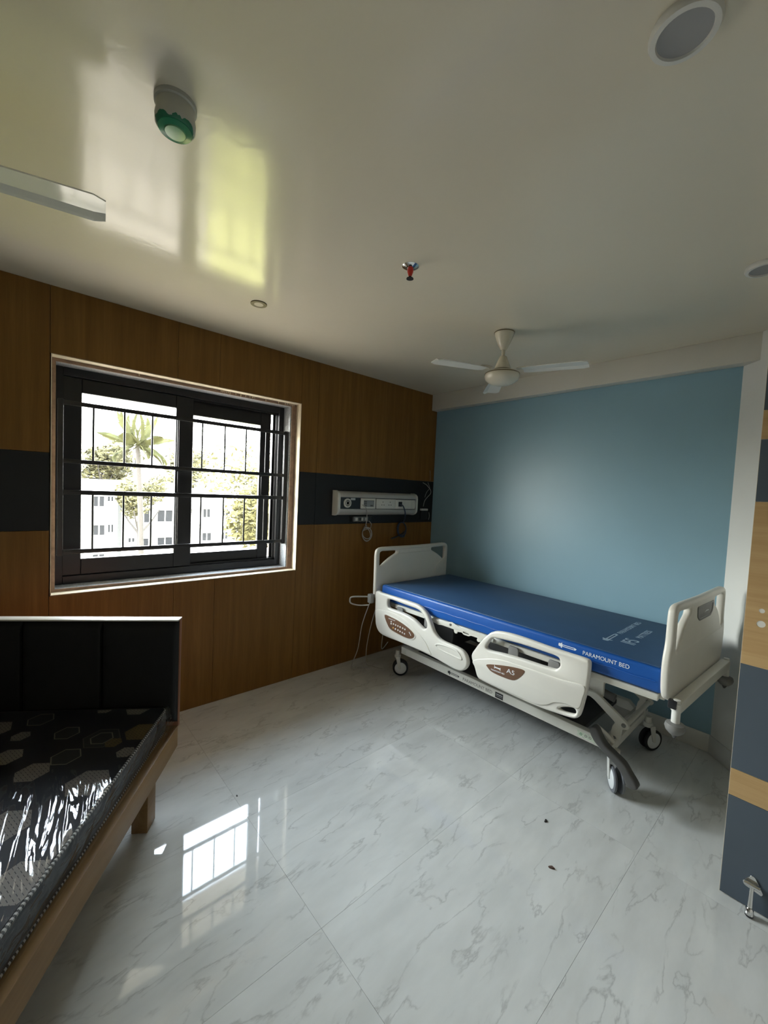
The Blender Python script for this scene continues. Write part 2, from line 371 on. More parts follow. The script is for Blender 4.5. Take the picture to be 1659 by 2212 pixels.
def add_tube(bm, pts, r, n=8, closed=False, cap=True):
    P = [Vector(p) for p in pts]; m = len(P); rings = []
    up = Vector((0, 0, 1)); prev = None
    for i in range(m):
        a = P[i-1] if (i > 0 or closed) else P[i]; b = P[(i+1) % m] if (i < m-1 or closed) else P[i]
        t = (b-a).normalized()
        if prev is None:
            s = t.cross(up)
            if s.length < 1e-3: s = t.cross(Vector((1, 0, 0)))
            s.normalize()
        else:
            s = prev - t*prev.dot(t); s.normalize()
        prev = s; w = t.cross(s)
        rr = r[i] if isinstance(r, (list, tuple)) else r
        rings.append([bm.verts.new(P[i]+rr*(math.cos(2*PI*q/n)*s+math.sin(2*PI*q/n)*w)) for q in range(n)])
    R = list(zip(rings, rings[1:])) + ([(rings[-1], rings[0])] if closed else [])
    for A, B in R:
        for q in range(n): bm.faces.new((A[q], A[(q+1) % n], B[(q+1) % n], B[q]))
    if cap and not closed: bm.faces.new(rings[0]); bm.faces.new(rings[-1])
def tube(name, pts, r, mat, parent=None, n=8, closed=False):
    bm = bmesh.new(); add_tube(bm, pts, r, n, closed); return bm_obj(name, bm, mat, parent, True)
def round_poly(pts, rad, seg=4):
    """2-D polygon with its corners rounded"""
    P = [Vector((p[0], p[1])) for p in pts]; n = len(P); out = []
    for i in range(n):
        a, b, c = P[i-1], P[i], P[(i+1) % n]
        r = min(rad, (a-b).length*0.45, (c-b).length*0.45)
        s = b+(a-b).normalized()*r; e_ = b+(c-b).normalized()*r
        for k in range(seg+1):
            t = k/seg; out.append((1-t)**2*s+2*t*(1-t)*b+t*t*e_)
    return out
def area2(pts): return sum(pts[i-1][0]*pts[i][1]-pts[i][0]*pts[i-1][1] for i in range(len(pts)))
def plate_mesh(loops, thick, bev=0.0, mtx=None, res=2):
    """2-D outline with holes, given a thickness and rounded rims (a filled curve turned into a mesh)"""
    cu = bpy.data.curves.new('outline', 'CURVE'); cu.dimensions = '2D'; cu.fill_mode = 'BOTH'
    cu.extrude = max(thick/2-bev, 0.0001); cu.bevel_depth = bev; cu.bevel_resolution = res
    for i, lp in enumerate(loops):
        L = [(p[0], p[1]) for p in lp]
        if (area2(L) > 0) != (i == 0): L.reverse()
        s = cu.splines.new('POLY'); s.points.add(len(L)-1); s.use_cyclic_u = True
        for p, c in zip(s.points, L): p.co = (c[0], c[1], 0, 1)
    if bev: cu.offset = -bev
    ob = bpy.data.objects.new('outline', cu); me = bpy.data.meshes.new_from_object(ob)
    bpy.data.objects.remove(ob); bpy.data.curves.remove(cu)
    bm = bmesh.new(); bm.from_mesh(me); bmesh.ops.remove_doubles(bm, verts=bm.verts, dist=1e-5)
    bmesh.ops.recalc_face_normals(bm, faces=bm.faces); bm.to_mesh(me); bm.free()
    if mtx is not None: me.transform(mtx)
    return me
def plate(name, loops, thick, mat, parent=None, bev=0.0, mtx=None, smooth=True):
    return finish(name, plate_mesh(loops, thick, bev, mtx), mat, parent, smooth)
def frame_x(x): return Matrix(((0, 0, -1, x), (-1, 0, 0, 0), (0, 1, 0, 0), (0, 0, 0, 1)))      # local (-y, z) drawn on the plane X = x, facing -X
def frame_y(y): return Matrix(((1, 0, 0, 0), (0, 0, -1, y), (0, 1, 0, 0), (0, 0, 0, 1)))       # local (x, z) drawn on the plane Y = y, facing -Y
def yz(pts): return [(-p[0], p[1]) for p in pts]
def lettering(name, txt, size, mat, parent, mtx, align='LEFT', ext=0.0003, sx=1.0):
    cu = bpy.data.curves.new('letters', 'FONT'); cu.body = txt; cu.size = size; cu.align_x = align; cu.extrude = ext
    ob = bpy.data.objects.new('letters', cu); me = bpy.data.meshes.new_from_object(ob)
    bpy.data.objects.remove(ob); bpy.data.curves.remove(cu)
    me.transform(Matrix.Diagonal((sx, 1, 1, 1))); me.transform(mtx)
    return finish(name, me, mat, parent)
def structure(o):
    o['kind'] = 'structure'; return o
def copy_tree(src, parent=None):
    c = src.copy(); COL.objects.link(c)
    if parent is not None: c.parent = parent
    for ch in list(src.children): copy_tree(ch, c)
    return c

# ------------------------------------------------------------------ room shell
H = 2.464
XL, YF = -4.75, -3.55
WX0, WX1, WZ0, WZ1 = -3.008, -1.543, 0.853, 2.121      # opening in the panelling
# floor slab and tiles
fl = structure(box('floor', (XL-0.1, YF-0.1, -0.12), (0.1, 0.3, -0.006), M['grout']))
ys = [0.03, -0.481, -1.081, -1.684, -2.284, -2.884, -3.484, YF]
xs = [XL, -3.563, -2.363, -1.163, 0.0]
for i in range(len(xs)-1):
    for j in range(len(ys)-1):
        g = 0.0004
        a, b = xs[i], xs[i+1]; c, d = ys[j+1], ys[j]
        bm = bmesh.new(); add_box(bm, (-(b-a)/2+g, -(d-c)/2+g, -0.010), ((b-a)/2-g, (d-c)/2-g, 0.0))
        bm_obj('floor_tile', bm, M['tile'], fl, loc=((a+b)/2, (c+d)/2, 0.0))
structure(box('ceiling', (XL-0.1, YF-0.1, H), (0.1, 0.3, H+0.15), M['ceiling']))
# window wall: masonry with an opening, clad in laminate panels
def wall_with_hole(name, y0, y1, x0, x1, z0, z1, hx0, hx1, hz0, hz1, mat, parent=None):
    bm = bmesh.new()
    add_box(bm, (x0, y0, z0), (hx0, y1, z1)); add_box(bm, (hx1, y0, z0), (x1, y1, z1))
    add_box(bm, (hx0, y0, z0), (hx1, y1, hz0)); add_box(bm, (hx0, y0, hz1), (hx1, y1, z1))
    return bm_obj(name, bm, mat, parent)
wall_b = structure(wall_with_hole('wall_back', 0.045, 0.29, XL-0.1, 0.1, -0.1, H+0.1, -3.03, -1.52, 0.835, 2.142, M['masonry']))
cols = [XL, -4.232, -3.622, -3.012, -2.405, -2.152, -1.5430, -1.39, 0.0]
zb0, zb1 = 1.203, 1.610
for a, b in zip(cols, cols[1:]):
    over = a >= -3.02 and b <= -1.54
    rows = [(0.0, WZ0-0.001, 'wood'), (WZ1, H, 'wood')] if over else [(0.0, zb0, 'wood'), (zb0, zb1, 'slate_wall'), (zb1, H, 'wood')]
    for z0, z1, mk in rows:
        w, h = b-a, z1-z0
        bm = bmesh.new(); add_box(bm, (-w/2+0.0008, 0.0, -h/2+0.0008), (w/2-0.0008, 0.028, h/2-0.0008), 0.0006, 1)
        bm_obj('wall_panel', bm, M[mk], wall_b, loc=((a+b)/2, 0.0, (z0+z1)/2))
# blue wall, beam, angled corner wall, the walls behind the camera
structure(box('wall_right', (0.0, -2.33, 0.0), (0.1, 0.045, H), M['blue']))
structure(box('trim_1', (-0.08, -2.41, 2.311), (0.0, 0.0, H), M['cream'], bev=0.002))
bm = bmesh.new()
pa, pb = Vector((0.0, -2.33)), Vector((-0.66, -2.99))
for (p, q) in ((pa, pb), (pb, Vector((-0.66, YF-0.1)))):
    d = (q-p).normalized(); nn = Vector((-d.y, d.x))*0.1
    vs = [bm.verts.new((v.x, v.y, z)) for z in (0, H) for v in (p, q, q+nn, p+nn)]
    for f in ((0,1,2,3),(4,7,6,5),(0,4,5,1),(1,5,6,2),(2,6,7,3),(3,7,4,0)): bm.faces.new([vs[k] for k in f])
structure(bm_obj('wall_corner', bm, M['corner_white']))
structure(box('wall_left', (XL-0.1, YF-0.1, 0), (XL, 0.045, H), M['white_wall']))
structure(box('wall_front', (XL, YF-0.1, 0), (-0.62, YF, H), M['white_wall']))
bb = structure(box('baseboard_right', (-0.010, -2.33, 0.0), (0.0, 0.0, 0.108), M['skirting'], bev=0.0015))
bm = bmesh.new()
d = (pb-pa).normalized(); nn = Vector((d.y, -d.x))*0.010
vs = [bm.verts.new((v.x, v.y, z)) for z in (0, 0.108) for v in (pa, pb, pb+nn, pa+nn)]
for f in ((0,1,2,3),(4,7,6,5),(0,4,5,1),(1,5,6,2),(2,6,7,3),(3,7,4,0)): bm.faces.new([vs[k] for k in f])
structure(bm_obj('baseboard_corner', bm, M['skirting']))

# ------------------------------------------------------------------ window
win = bpy.data.objects.new('window_1', None); COL.objects.link(win); structure(win)
win.location = (-2.28, 0.15, 0.862)
def WP(o):
    o.parent = win; o.matrix_parent_inverse = Matrix.Translation(-win.location); return o
def ring(name, x0, x1, z0, z1, y0, y1, wl, wr, wb, wt, mat, bev=0.0):
    bm = bmesh.new()
    add_box(bm, (x0, y0, z0), (x0+wl, y1, z1), bev, 1); add_box(bm, (x1-wr, y0, z0), (x1, y1, z1), bev, 1)
    add_box(bm, (x0+wl, y0, z0), (x1-wr, y1, z0+wb), bev, 1); add_box(bm, (x0+wl, y0, z1-wt), (x1-wr, y1, z1), bev, 1)
    return bm_obj(name, bm, mat)
WP(ring('edge_band', WX0, WX1, WZ0, WZ1, -0.003, 0.062, 0.004, 0.004, 0.004, 0.004, M['ply_edge']))
WP(ring('board_step', WX0-0.02, WX1+0.02, WZ0-0.015, WZ1+0.015, 0.062, 0.072, 0.043, 0.062, 0.034, 0.036, M['ply_raw']))
WP(ring('stone_reveal', WX0-0.02, WX1+0.02, WZ0-0.015, WZ1+0.015, 0.072, 0.285, 0.041, 0.069, 0.032, 0.034, M['granite']))
FX0, FX1, FZ0, FZ1 = -2.996, -1.580, 0.872, 2.102
WP(ring('window_frame', FX0, FX1, FZ0, FZ1, 0.175, 0.275, 0.05, 0.05, 0.045, 0.045, M['black_alu'], 0.002))
bm = bmesh.new()
for yy in (0.20, 0.245):
    add_box(bm, (FX0+0.05, yy-0.003, FZ0+0.045), (FX1-0.05, yy+0.003, FZ0+0.058)); add_box(bm, (FX0+0.05, yy-0.003, FZ1-0.058), (FX1-0.05, yy+0.003, FZ1-0.045))
WP(bm_obj('track', bm, M['black_alu']))
def sash(x0, x1, y, wl, wr, wb, wt):
    bm = bmesh.new(); z0, z1 = FZ0+0.047, FZ1-0.047
    o = ring('sash', x0, x1, z0, z1, y-0.016, y+0.016, wl, wr, wb, wt, M['black_alu'], 0.003); WP(o)
    bm.free()
    p = box('pane', (x0+wl-0.006, y-0.003, z0+wb-0.006), (x1-wr+0.006, y+0.003, z1-wt+0.006), M['glass'], o)
    h = box('sash_handle', (x1-wr+0.012, y-0.026, 1.42), (x1-wr+0.026, y-0.016, 1.56), M['black_alu'], o, bev=0.003)
    return o
sash(-2.948, -2.252, 0.205, 0.088, 0.108, 0.094, 0.080)
sash(-2.322, -1.672, 0.242, 0.078, 0.085, 0.080, 0.105)
WP(box('blind_slot', (-1.655, 0.232, FZ0+0.05), (-1.633, 0.252, FZ1-0.05), M['black_alu']))
structure(box('sunshade', (-3.7, 0.29, 2.155), (-0.9, 0.81, 2.26), M['masonry']))
# paint drips left along the top edge of the opening
bm = bmesh.new()
for x in [-2.60] + [-2.12+0.012*k for k in range(6)] + [-2.02, -1.985, -1.95, -1.92, -1.90, -1.885, -1.80, -1.70, -1.645, -1.628, -1.612, -1.598, -1.585, -1.572]:
    w = random.uniform(0.004, 0.007); h = random.uniform(0.008, 0.018)
    t = [bm.verts.new((x-w, 0.060, WZ1-0.006)), bm.verts.new((x+w, 0.060, WZ1-0.006)), bm.verts.new((x, 0.060, WZ1-0.008-h)), bm.verts.new((x, 0.055, WZ1-0.006))]
    for f in ((0,1,2),(0,3,1),(1,3,2),(0,2,3)): bm.faces.new([t[i] for i in f])
dr = bm_obj('glue_drips', bm, M['ply_edge']); dr['kind'] = 'stuff'; WP(dr)

# steel grille in front of the sashes
gr = thing('window_grille', 'black steel security grille of flat bars and thin rods across the window', 'grille', (-2.28, 0.1, 1.06))
def GP(o):
    o.parent = gr; o.matrix_parent_inverse = Matrix.Translation(-gr.location); return o
for z0, z1 in ((1.884, 1.908), (1.565, 1.588), (1.391, 1.417), (1.058, 1.083)):
    GP(box('flat_bar', (-2.972, 0.094, z0), (-1.598, 0.106, z1), M['steel_black'], bev=0.0015))
for x in (-2.815, -2.664, -2.517, -2.370, -2.221, -2.071, -1.921, -1.769):
    for z0, z1 in ((1.588, 1.884), (1.083, 1.391)):
        GP(lathe('rod', [(0.0055, z0), (0.0055, z1)], M['steel_black'], n=10, mtx=Matrix.Translation((x, 0.1, 0))))
for x0, x1 in ((-2.976, -2.950), (-1.623, -1.597)):
    GP(box('end_post', (x0, 0.090, 1.050), (x1, 0.112, 1.912), M['steel_black'], bev=0.002))

# ------------------------------------------------------------------ open door leaf at the right
door = bpy.data.objects.new('door_1', None); COL.objects.link(door); structure(door); door.location = (-1.08, -2.547, 0)
def DP(o):
    o.parent = door; o.matrix_parent_inverse = Matrix.Translation(-door.location); return o
DX0, DX1, DY0, DY1 = -1.097, -1.062, -3.47, -2.547
DP(box('door_core', (DX0, DY0, 0.006), (DX1, DY1, 2.10), M['ply_edge']))
facing = [(0.006, 0.394, 'slate'), (0.396, 0.498, 'wood_pale'), (0.500, 0.906, 'slate'), (0.908, 1.515, 'wood_pale'), (1.517, 1.744, 'slate'), (1.746, 1.850, 'wood_pale'), (1.852, 2.10, 'slate')]
for z0, z1, mk in facing:
    if 0.9 < z0 < 1.0:
        lp = [[(-DY1+0.001, z0), (-DY0, z0), (-DY0, z1), (-DY1+0.001, z1)]]
        for cy, cz, r in ((-2.593, 1.117, 0.0085), (-2.594, 1.068, 0.0125)):
            lp.append([(-cy+r*math.cos(k*PI/10), cz+r*math.sin(k*PI/10)) for k in range(20)])
        DP(plate('facing_panel', lp, 0.003, M[mk], mtx=frame_x(DX0-0.0015), smooth=False))
    else:
        DP(box('facing_panel', (DX0-0.003, DY0, z0), (DX0, DY1-0.001, z1), M[mk]))
DP(box('edge_strip', (DX0-0.003, DY1-0.001, 0.006), (DX1, DY1, 2.10), M['ply_edge']))
for cy, cz, r in ((-2.593, 1.117, 0.0085), (-2.594, 1.068, 0.0125)):
    DP(lathe('lock_hole', [(r, 0), (r, 0.004), (0, 0.004)], M['white_plastic'], n=20, mtx=Matrix.Translation((DX0-0.0022, cy, cz)) @ Matrix.Rotation(PI/2, 4, 'Y')))
# flip-down door stop
st = thing('door_stop', 'chrome flip-down door stop with black rubber foot on the slate door', 'door stop', (-1.13, -2.637, 0))
def SP(o):
    o.parent = st; o.matrix_parent_inverse = Matrix.Translation(-st.location); return o
SP(plate('mounting_plate', [round_poly([(2.610, 0.098), (2.632, 0.132), (2.642, 0.132), (2.668, 0.085), (2.664, 0.075), (2.614, 0.085)], 0.006)], 0.004, M['chrome'], bev=0.001, mtx=frame_x(-1.103)))
SP(lathe('hinge_barrel', [(0.009, -0.022), (0.009, 0.022)], M['chrome'], n=16, mtx=Matrix.Translation((-1.114, -2.638, 0.104)) @ Matrix.Rotation(PI/2, 4, 'X')))
SP(tube('arm', [(-1.116, -2.638, 0.103), (-1.126, -2.638, 0.060), (-1.134, -2.638, 0.028)], [0.0062, 0.0068, 0.0075], M['chrome'], n=12))
SP(lathe('foot_cap', [(0.008, 0.034), (0.0115, 0.030), (0.0135, 0.014), (0.0135, 0.010)], M['chrome'], n=20, mtx=Matrix.Translation((-1.136, -2.638, 0))))
SP(lathe('rubber_foot', [(0.0128, 0.010), (0.0125, 0.004), (0.009, 0.0), ], M['rubber'], n=20, mtx=Matrix.Translation((-1.136, -2.638, 0))))

# ------------------------------------------------------------------ hospital bed
bed = thing('hospital_bed', 'cream electric hospital bed with side rails and casters along the blue wall', 'bed', (-0.575, -1.33, 0))
def BP(o):
    o.parent = bed; o.matrix_parent_inverse = Matrix.Translation(-bed.location); return o
RX = -1.05
rail_h = [(-0.382,0.704),(-0.455,0.708),(-0.581,0.709),(-0.699,0.710),(-0.79,0.709),(-0.844,0.704),(-0.883,0.690),(-0.921,0.668),(-0.948,0.637),(-0.972,0.597),(-0.994,0.561),(-1.03,0.534),(-1.07,0.522),(-1.128,0.519),(-1.205,0.516),(-1.249,0.502),(-1.275,0.471),(-1.281,0.434),(-1.262,0.397),(-1.227,0.376),(-1.177,0.371),(-1.112,0.377),(-1.003,0.387),(-0.858,0.392),(-0.668,0.390),(-0.565,0.386),(-0.477,0.388),(-0.429,0.405),(-0.398,0.45),(-0.388,0.52),(-0.381,0.60)]
hole_h = [(-0.527,0.672),(-0.552,0.680),(-0.631,0.680),(-0.702,0.678),(-0.77,0.677),(-0.825,0.675),(-0.869,0.664),(-0.896,0.643),(-0.916,0.621),(-0.928,0.597),(-0.927,0.569),(-0.903,0.554),(-0.865,0.567),(-0.809,0.592),(-0.735,0.607),(-0.647,0.612),(-0.557,0.611),(-0.532,0.618),(-0.523,0.643)]
pan_h = [(-0.51,0.553),(-0.591,0.554),(-0.682,0.545),(-0.769,0.524),(-0.824,0.498),(-0.823,0.473),(-0.791,0.454),(-0.74,0.448),(-0.659,0.453),(-0.585,0.463),(-0.546,0.491)]
rail_f = [(-1.305,0.501),(-1.333,0.560),(-1.374,0.621),(-1.425,0.679),(-1.476,0.704),(-1.547,0.714),(-1.644,0.716),(-1.736,0.713),(-1.821,0.711),(-1.902,0.711),(-1.971,0.711),(-1.993,0.702),(-1.997,0.673),(-1.993,0.577),(-1.981,0.493),(-1.967,0.423),(-1.948,0.397),(-1.917,0.387),(-1.844,0.378),(-1.759,0.370),(-1.668,0.368),(-1.52,0.371),(-1.391,0.376),(-1.356,0.388),(-1.334,0.434)]
hole_f = [(-1.409,0.600),(-1.438,0.645),(-1.469,0.661),(-1.6,0.674),(-1.693,0.677),(-1.782,0.677),(-1.824,0.676),(-1.845,0.667),(-1.851,0.637),(-1.837,0.611),(-1.812,0.602),(-1.726,0.597),(-1.634,0.594),(-1.516,0.585),(-1.443,0.576),(-1.412,0.580)]
hole_f2 = [(-1.859,0.408),(-1.882,0.426),(-1.929,0.443),(-1.945,0.434),(-1.942,0.416),(-1.923,0.408),(-1.884,0.402)]
pan_f = [(-1.425,0.492),(-1.51,0.518),(-1.599,0.537),(-1.661,0.542),(-1.658,0.519),(-1.627,0.481),(-1.595,0.461),(-1.525,0.456),(-1.462,0.460),(-1.434,0.474)]
def sm(pts, k=4): return [tuple(p) for p in crv([(a, b) for a, b in yz(pts)], k, True)]
def near_rail(x, sgn=1):
    Fm = frame_x(x) if sgn > 0 else frame_x(x) @ Matrix.Diagonal((1, 1, -1, 1))
    def nx(d): return frame_x(x-0.0175*sgn-d*sgn) if sgn > 0 else frame_x(x+0.0175+d)
    a = BP(plate('side_rail', [sm(rail_h), sm(hole_h)], 0.036, M['bed_plastic'], bev=0.012, mtx=Fm))
    b = BP(plate('side_rail', [sm(rail_f), sm(hole_f), sm(hole_f2)], 0.036, M['bed_plastic'], bev=0.012, mtx=Fm))
    if sgn < 0: return a, b
    # shaped skin: a raised lower body below the arch, a recessed grip, a framed panel seat
    body_h = [(-0.400,0.560),(-0.496,0.583),(-0.589,0.589),(-0.685,0.581),(-0.767,0.558),(-0.835,0.529),(-0.885,0.500),(-0.93,0.47),(-0.965,0.43),(-0.985,0.402),(-0.90,0.400),(-0.76,0.398),(-0.60,0.396),(-0.485,0.398),(-0.435,0.415),(-0.408,0.47)]
    plate('moulded_face', [sm(body_h)], 0.010, M['bed_plastic'], a, bev=0.0045, mtx=nx(0.0005))
    bezel = [( -0.666+(p[0]+0.666)*1.07, 0.502+(p[1]-0.502)*1.16) for p in pan_h]
    plate('panel_bezel', [sm(bezel)], 0.004, M['bed_plastic'], a, bev=0.0018, mtx=nx(0.0062))
    plate('control_panel', [sm(pan_h, 3)], 0.002, M['brown_panel'], a, bev=0.0005, mtx=nx(0.0082))
    rows = [(-0.588,0.522),(-0.588,0.507),(-0.613,0.511),(-0.637,0.510),(-0.661,0.509),(-0.684,0.508),(-0.711,0.507),(-0.734,0.505),(-0.612,0.481),(-0.636,0.480),(-0.663,0.479),(-0.686,0.476),(-0.710,0.474),(-0.732,0.472)]
    for i, (yy, zz) in enumerate(rows):
        lathe('panel_button', [(0.0062, 0), (0.0062, 0.002), (0.0045, 0.0032), (0, 0.0034)], M['button_y'] if i == 8 else M['button'], a, n=14,
              mtx=Matrix.Translation((x-0.0265, yy, zz)) @ Matrix.Rotation(-PI/2, 4, 'Y'))
    # nurse-call mark on the panel and a line of small print
    plate('panel_mark', [[(0.772, 0.497), (0.779, 0.500), (0.795, 0.484), (0.797, 0.476), (0.791, 0.476), (0.788, 0.484)]], 0.001, M['ink_white'], a, mtx=nx(0.0094), smooth=False)
    lettering('panel_print', 'PARAMOUNT', 0.012, M['ink_white'], a, nx(0.0094) @ Matrix.Translation((0.556, 0.535, 0)))
    grip = [(-1.010,0.478),(-1.05,0.500),(-1.129,0.506),(-1.200,0.500),(-1.236,0.470),(-1.234,0.450),(-1.159,0.452),(-1.053,0.458)]
    gin = [(-1.026,0.478),(-1.06,0.490),(-1.129,0.496),(-1.192,0.490),(-1.222,0.468),(-1.215,0.460),(-1.159,0.461),(-1.060,0.466)]
    plate('grip_rim', [sm(grip), sm(gin)], 0.010, M['bed_plastic'], a, bev=0.004, mtx=nx(0.0005))
    body_f = [(-1.322,0.478),(-1.403,0.518),(-1.508,0.549),(-1.607,0.557),(-1.746,0.563),(-1.872,0.568),(-1.978,0.578),(-1.976,0.51),(-1.958,0.455),(-1.90,0.452),(-1.84,0.435),(-1.80,0.405),(-1.74,0.384),(-1.60,0.382),(-1.45,0.384),(-1.385,0.388),(-1.362,0.398),(-1.343,0.44)]
    plate('moulded_face', [sm(body_f)], 0.010, M['bed_plastic'], b, bev=0.0045, mtx=nx(0.0005))
    plate('control_panel', [sm(pan_f, 3)], 0.002, M['brown_panel'], b, bev=0.0005, mtx=nx(0.0062))
    lettering('panel_print', 'A5', 0.036, M['ink_white'], b, nx(0.0074) @ Matrix.Translation((1.556, 0.492, 0)), sx=1.25)
    lettering('panel_print', 'PARAMOUNT BED', 0.0115, M['ink_white'], b, nx(0.0074) @ Matrix.Translation((1.455, 0.470, 0)) @ Matrix.Rotation(math.radians(2), 4, 'Z'), sx=0.95)
    plate('panel_mark', [[(1.476,0.487),(1.476,0.507),(1.479,0.507),(1.479,0.499),(1.514,0.499),(1.514,0.503),(1.517,0.503),(1.517,0.487),(1.514,0.487),(1.514,0.492),(1.479,0.492),(1.479,0.487)]], 0.001, M['ink_white'], b, mtx=nx(0.0074), smooth=False)
    return a, b
near_rail(RX+0.018)
near_rail(-0.118, -1)

# head and foot boards share one moulding
def board_loops(w):
    out = [(0.006,0.0),(0.0,0.34),(0.006,0.375),(0.03,0.392),(0.062,0.398),(0.15,0.397),(w/2,0.393),(w-0.15,0.397),(w-0.062,0.398),(w-0.03,0.392),(w-0.006,0.375),(w,0.34),(w-0.006,0.0)]
    lo = [(0.040,0.355),(0.060,0.366),(0.222,0.362),(0.228,0.352),(0.224,0.340),(0.150,0.306),(0.100,0.276),(0.066,0.250),(0.050,0.247),(0.041,0.256)]
    ro = [(w-a, b) for a, b in lo]
    return round_poly(out, 0.03, 4), round_poly(lo, 0.016, 4), round_poly(ro, 0.016, 4)
def arc_band(w, cx, cz, r0, r1, a0, a1, n=16):
    return [(cx+r1*math.cos(a0+(a1-a0)*k/n), cz+r1*math.sin(a0+(a1-a0)*k/n)) for k in range(n+1)] + [(cx+r0*math.cos(a1+(a0-a1)*k/n), cz+r0*math.sin(a1+(a0-a1)*k/n)) for k in range(n+1)]
w = 0.875
Fh = Matrix.Translation((-1.045, -0.352, 0.650)) @ frame_y(0)
hb = BP(plate('headboard', list(board_loops(w)), 0.032, M['bed_plastic'], bev=0.011, mtx=Fh))
Fb = Matrix.Translation((-1.045, -0.352-0.016, 0.650)) @ frame_y(0)
for sx in (0, 1):
    a0, a1 = (math.radians(96), math.radians(164)) if sx == 0 else (math.radians(84), math.radians(16))
    cx = 0.42 if sx == 0 else w-0.42
    plate('moulded_band', [arc_band(w, cx, -0.05, 0.335, 0.375, a0, a1)] if False else [arc_band(w, w-0.06 if sx else 0.06, 0.0, 0.0, 0.055, 0, PI, 14)[:15]], 0.006, M['bed_plastic'], hb, bev=0.0025, mtx=Fb)
bandpts = [(w-0.045,0.262),(w-0.075,0.250),(w-0.13,0.215),(w-0.18,0.165),(w-0.215,0.105),(w-0.226,0.07),(w-0.182,0.07),(w-0.165,0.105),(w-0.14,0.150),(w-0.10,0.190),(w-0.045,0.222)]
plate('moulded_band', [crv(bandpts, 3, True)], 0.006, M['bed_plastic'], hb, bev=0.0025, mtx=Fb)
plate('top_tab', [round_poly([(0.232,0.335),(0.242,0.372),(w-0.242,0.372),(w-0.232,0.335)], 0.01)], 0.006, M['bed_plastic'], hb, bev=0.0025, mtx=Fb)
# footboard, seen from its outer side, slightly skewed from the headboard
wf = 0.875
Ff = Matrix.Translation((-1.032, -2.300, 0.655)) @ Matrix.Rotation(math.radians(-3.4), 4, 'Z') @ frame_y(0)
def foot_outline(w):
    out = [(0.032,-0.03),(0.006,0.02),(-0.004,0.10),(-0.002,0.16),(0.020,0.23),(0.022,0.34),(0.028,0.375),(0.050,0.392),(0.075,0.397),(0.16,0.396),(w/2,0.392),(w-0.16,0.396),(w-0.075,0.397),(w-0.050,0.392),(w-0.028,0.375),(w-0.022,0.34),(w-0.020,0.23),(w+0.002,0.16),(w+0.004,0.10),(w-0.006,0.02),(w-0.032,-0.03)]
    lo = [(0.062,0.352),(0.078,0.364),(0.236,0.358),(0.243,0.345),(0.234,0.326),(0.165,0.286),(0.122,0.240),(0.088,0.190),(0.072,0.184),(0.061,0.196)]
    return round_poly(out, 0.025, 3), round_poly(lo, 0.014, 4), round_poly([(w-a, b) for a, b in lo], 0.014, 4)
fb = BP(plate('footboard', list(foot_outline(wf)), 0.036, M['bed_plastic'], bev=0.013, mtx=Ff))
Fo = Ff @ Matrix.Translation((0, 0, 0.0185))
grp_o = [(0.325,0.352),(0.60,0.352),(0.592,0.300),(0.555,0.278),(0.37,0.278),(0.333,0.300)]
grp_i = [(0.345,0.342),(0.58,0.342),(0.572,0.304),(0.545,0.289),(0.38,0.289),(0.353,0.304)]
plate('grip_rim', [round_poly(grp_o, 0.012), round_poly(grp_i, 0.009)], 0.006, M['grey_mid'], fb, bev=0.002, mtx=Fo)
plate('grip_recess', [round_poly(grp_i, 0.009)], 0.002, M['grey_mid'], fb, mtx=Fo)
plate('panel_mark', [[(0.43,0.31),(0.47,0.318),(0.51,0.316),(0.51,0.312),(0.47,0.313)]], 0.001, M['button'], fb, mtx=Fo @ Matrix.Translation((0, 0, 0.0016)), smooth=False)
# posts, cross beam and bumpers carrying the footboard
BP(box('cross_beam', (0.03, -0.062, 0.022), (wf-0.03, -0.012, 0.062), M['bed_steel'], bev=0.004, mtx=Ff))
BP(box('cross_beam', (-0.96, -0.40, 0.585), (-0.20, -0.37, 0.625), M['bed_steel'], bev=0.004))
for x in (0.026, wf-0.026):
    Fp = Matrix.Translation((Ff @ Vector((x, 0.0, 0.045))).to_2d().to_3d())
    BP(lathe('bumper_post', [(0.013, 0.548), (0.0165, 0.551), (0.0165, 0.634), (0.013, 0.637), (0.013, 0.65)], M['white_plastic'], n=24, mtx=Fp))
    BP(lathe('corner_bumper', [(0.020, 0.500), (0.034, 0.514), (0.039, 0.530), (0.035, 0.545), (0.018, 0.551)], M['grey_mid'], n=28, mtx=Fp))
    BP(lathe('bumper_bolt', [(0.004, 0.480), (0.015, 0.500), (0.015, 0.505)], M['grey_plastic'], n=16, mtx=Fp))
BP(box('corner_latch', (-1.035, -2.350, 0.612), (-1.005, -2.318, 0.648), M['black_plastic'], bev=0.004))
BP(box('corner_latch', (-0.165, -2.350, 0.612), (-0.135, -2.318, 0.648), M['black_plastic'], bev=0.004))
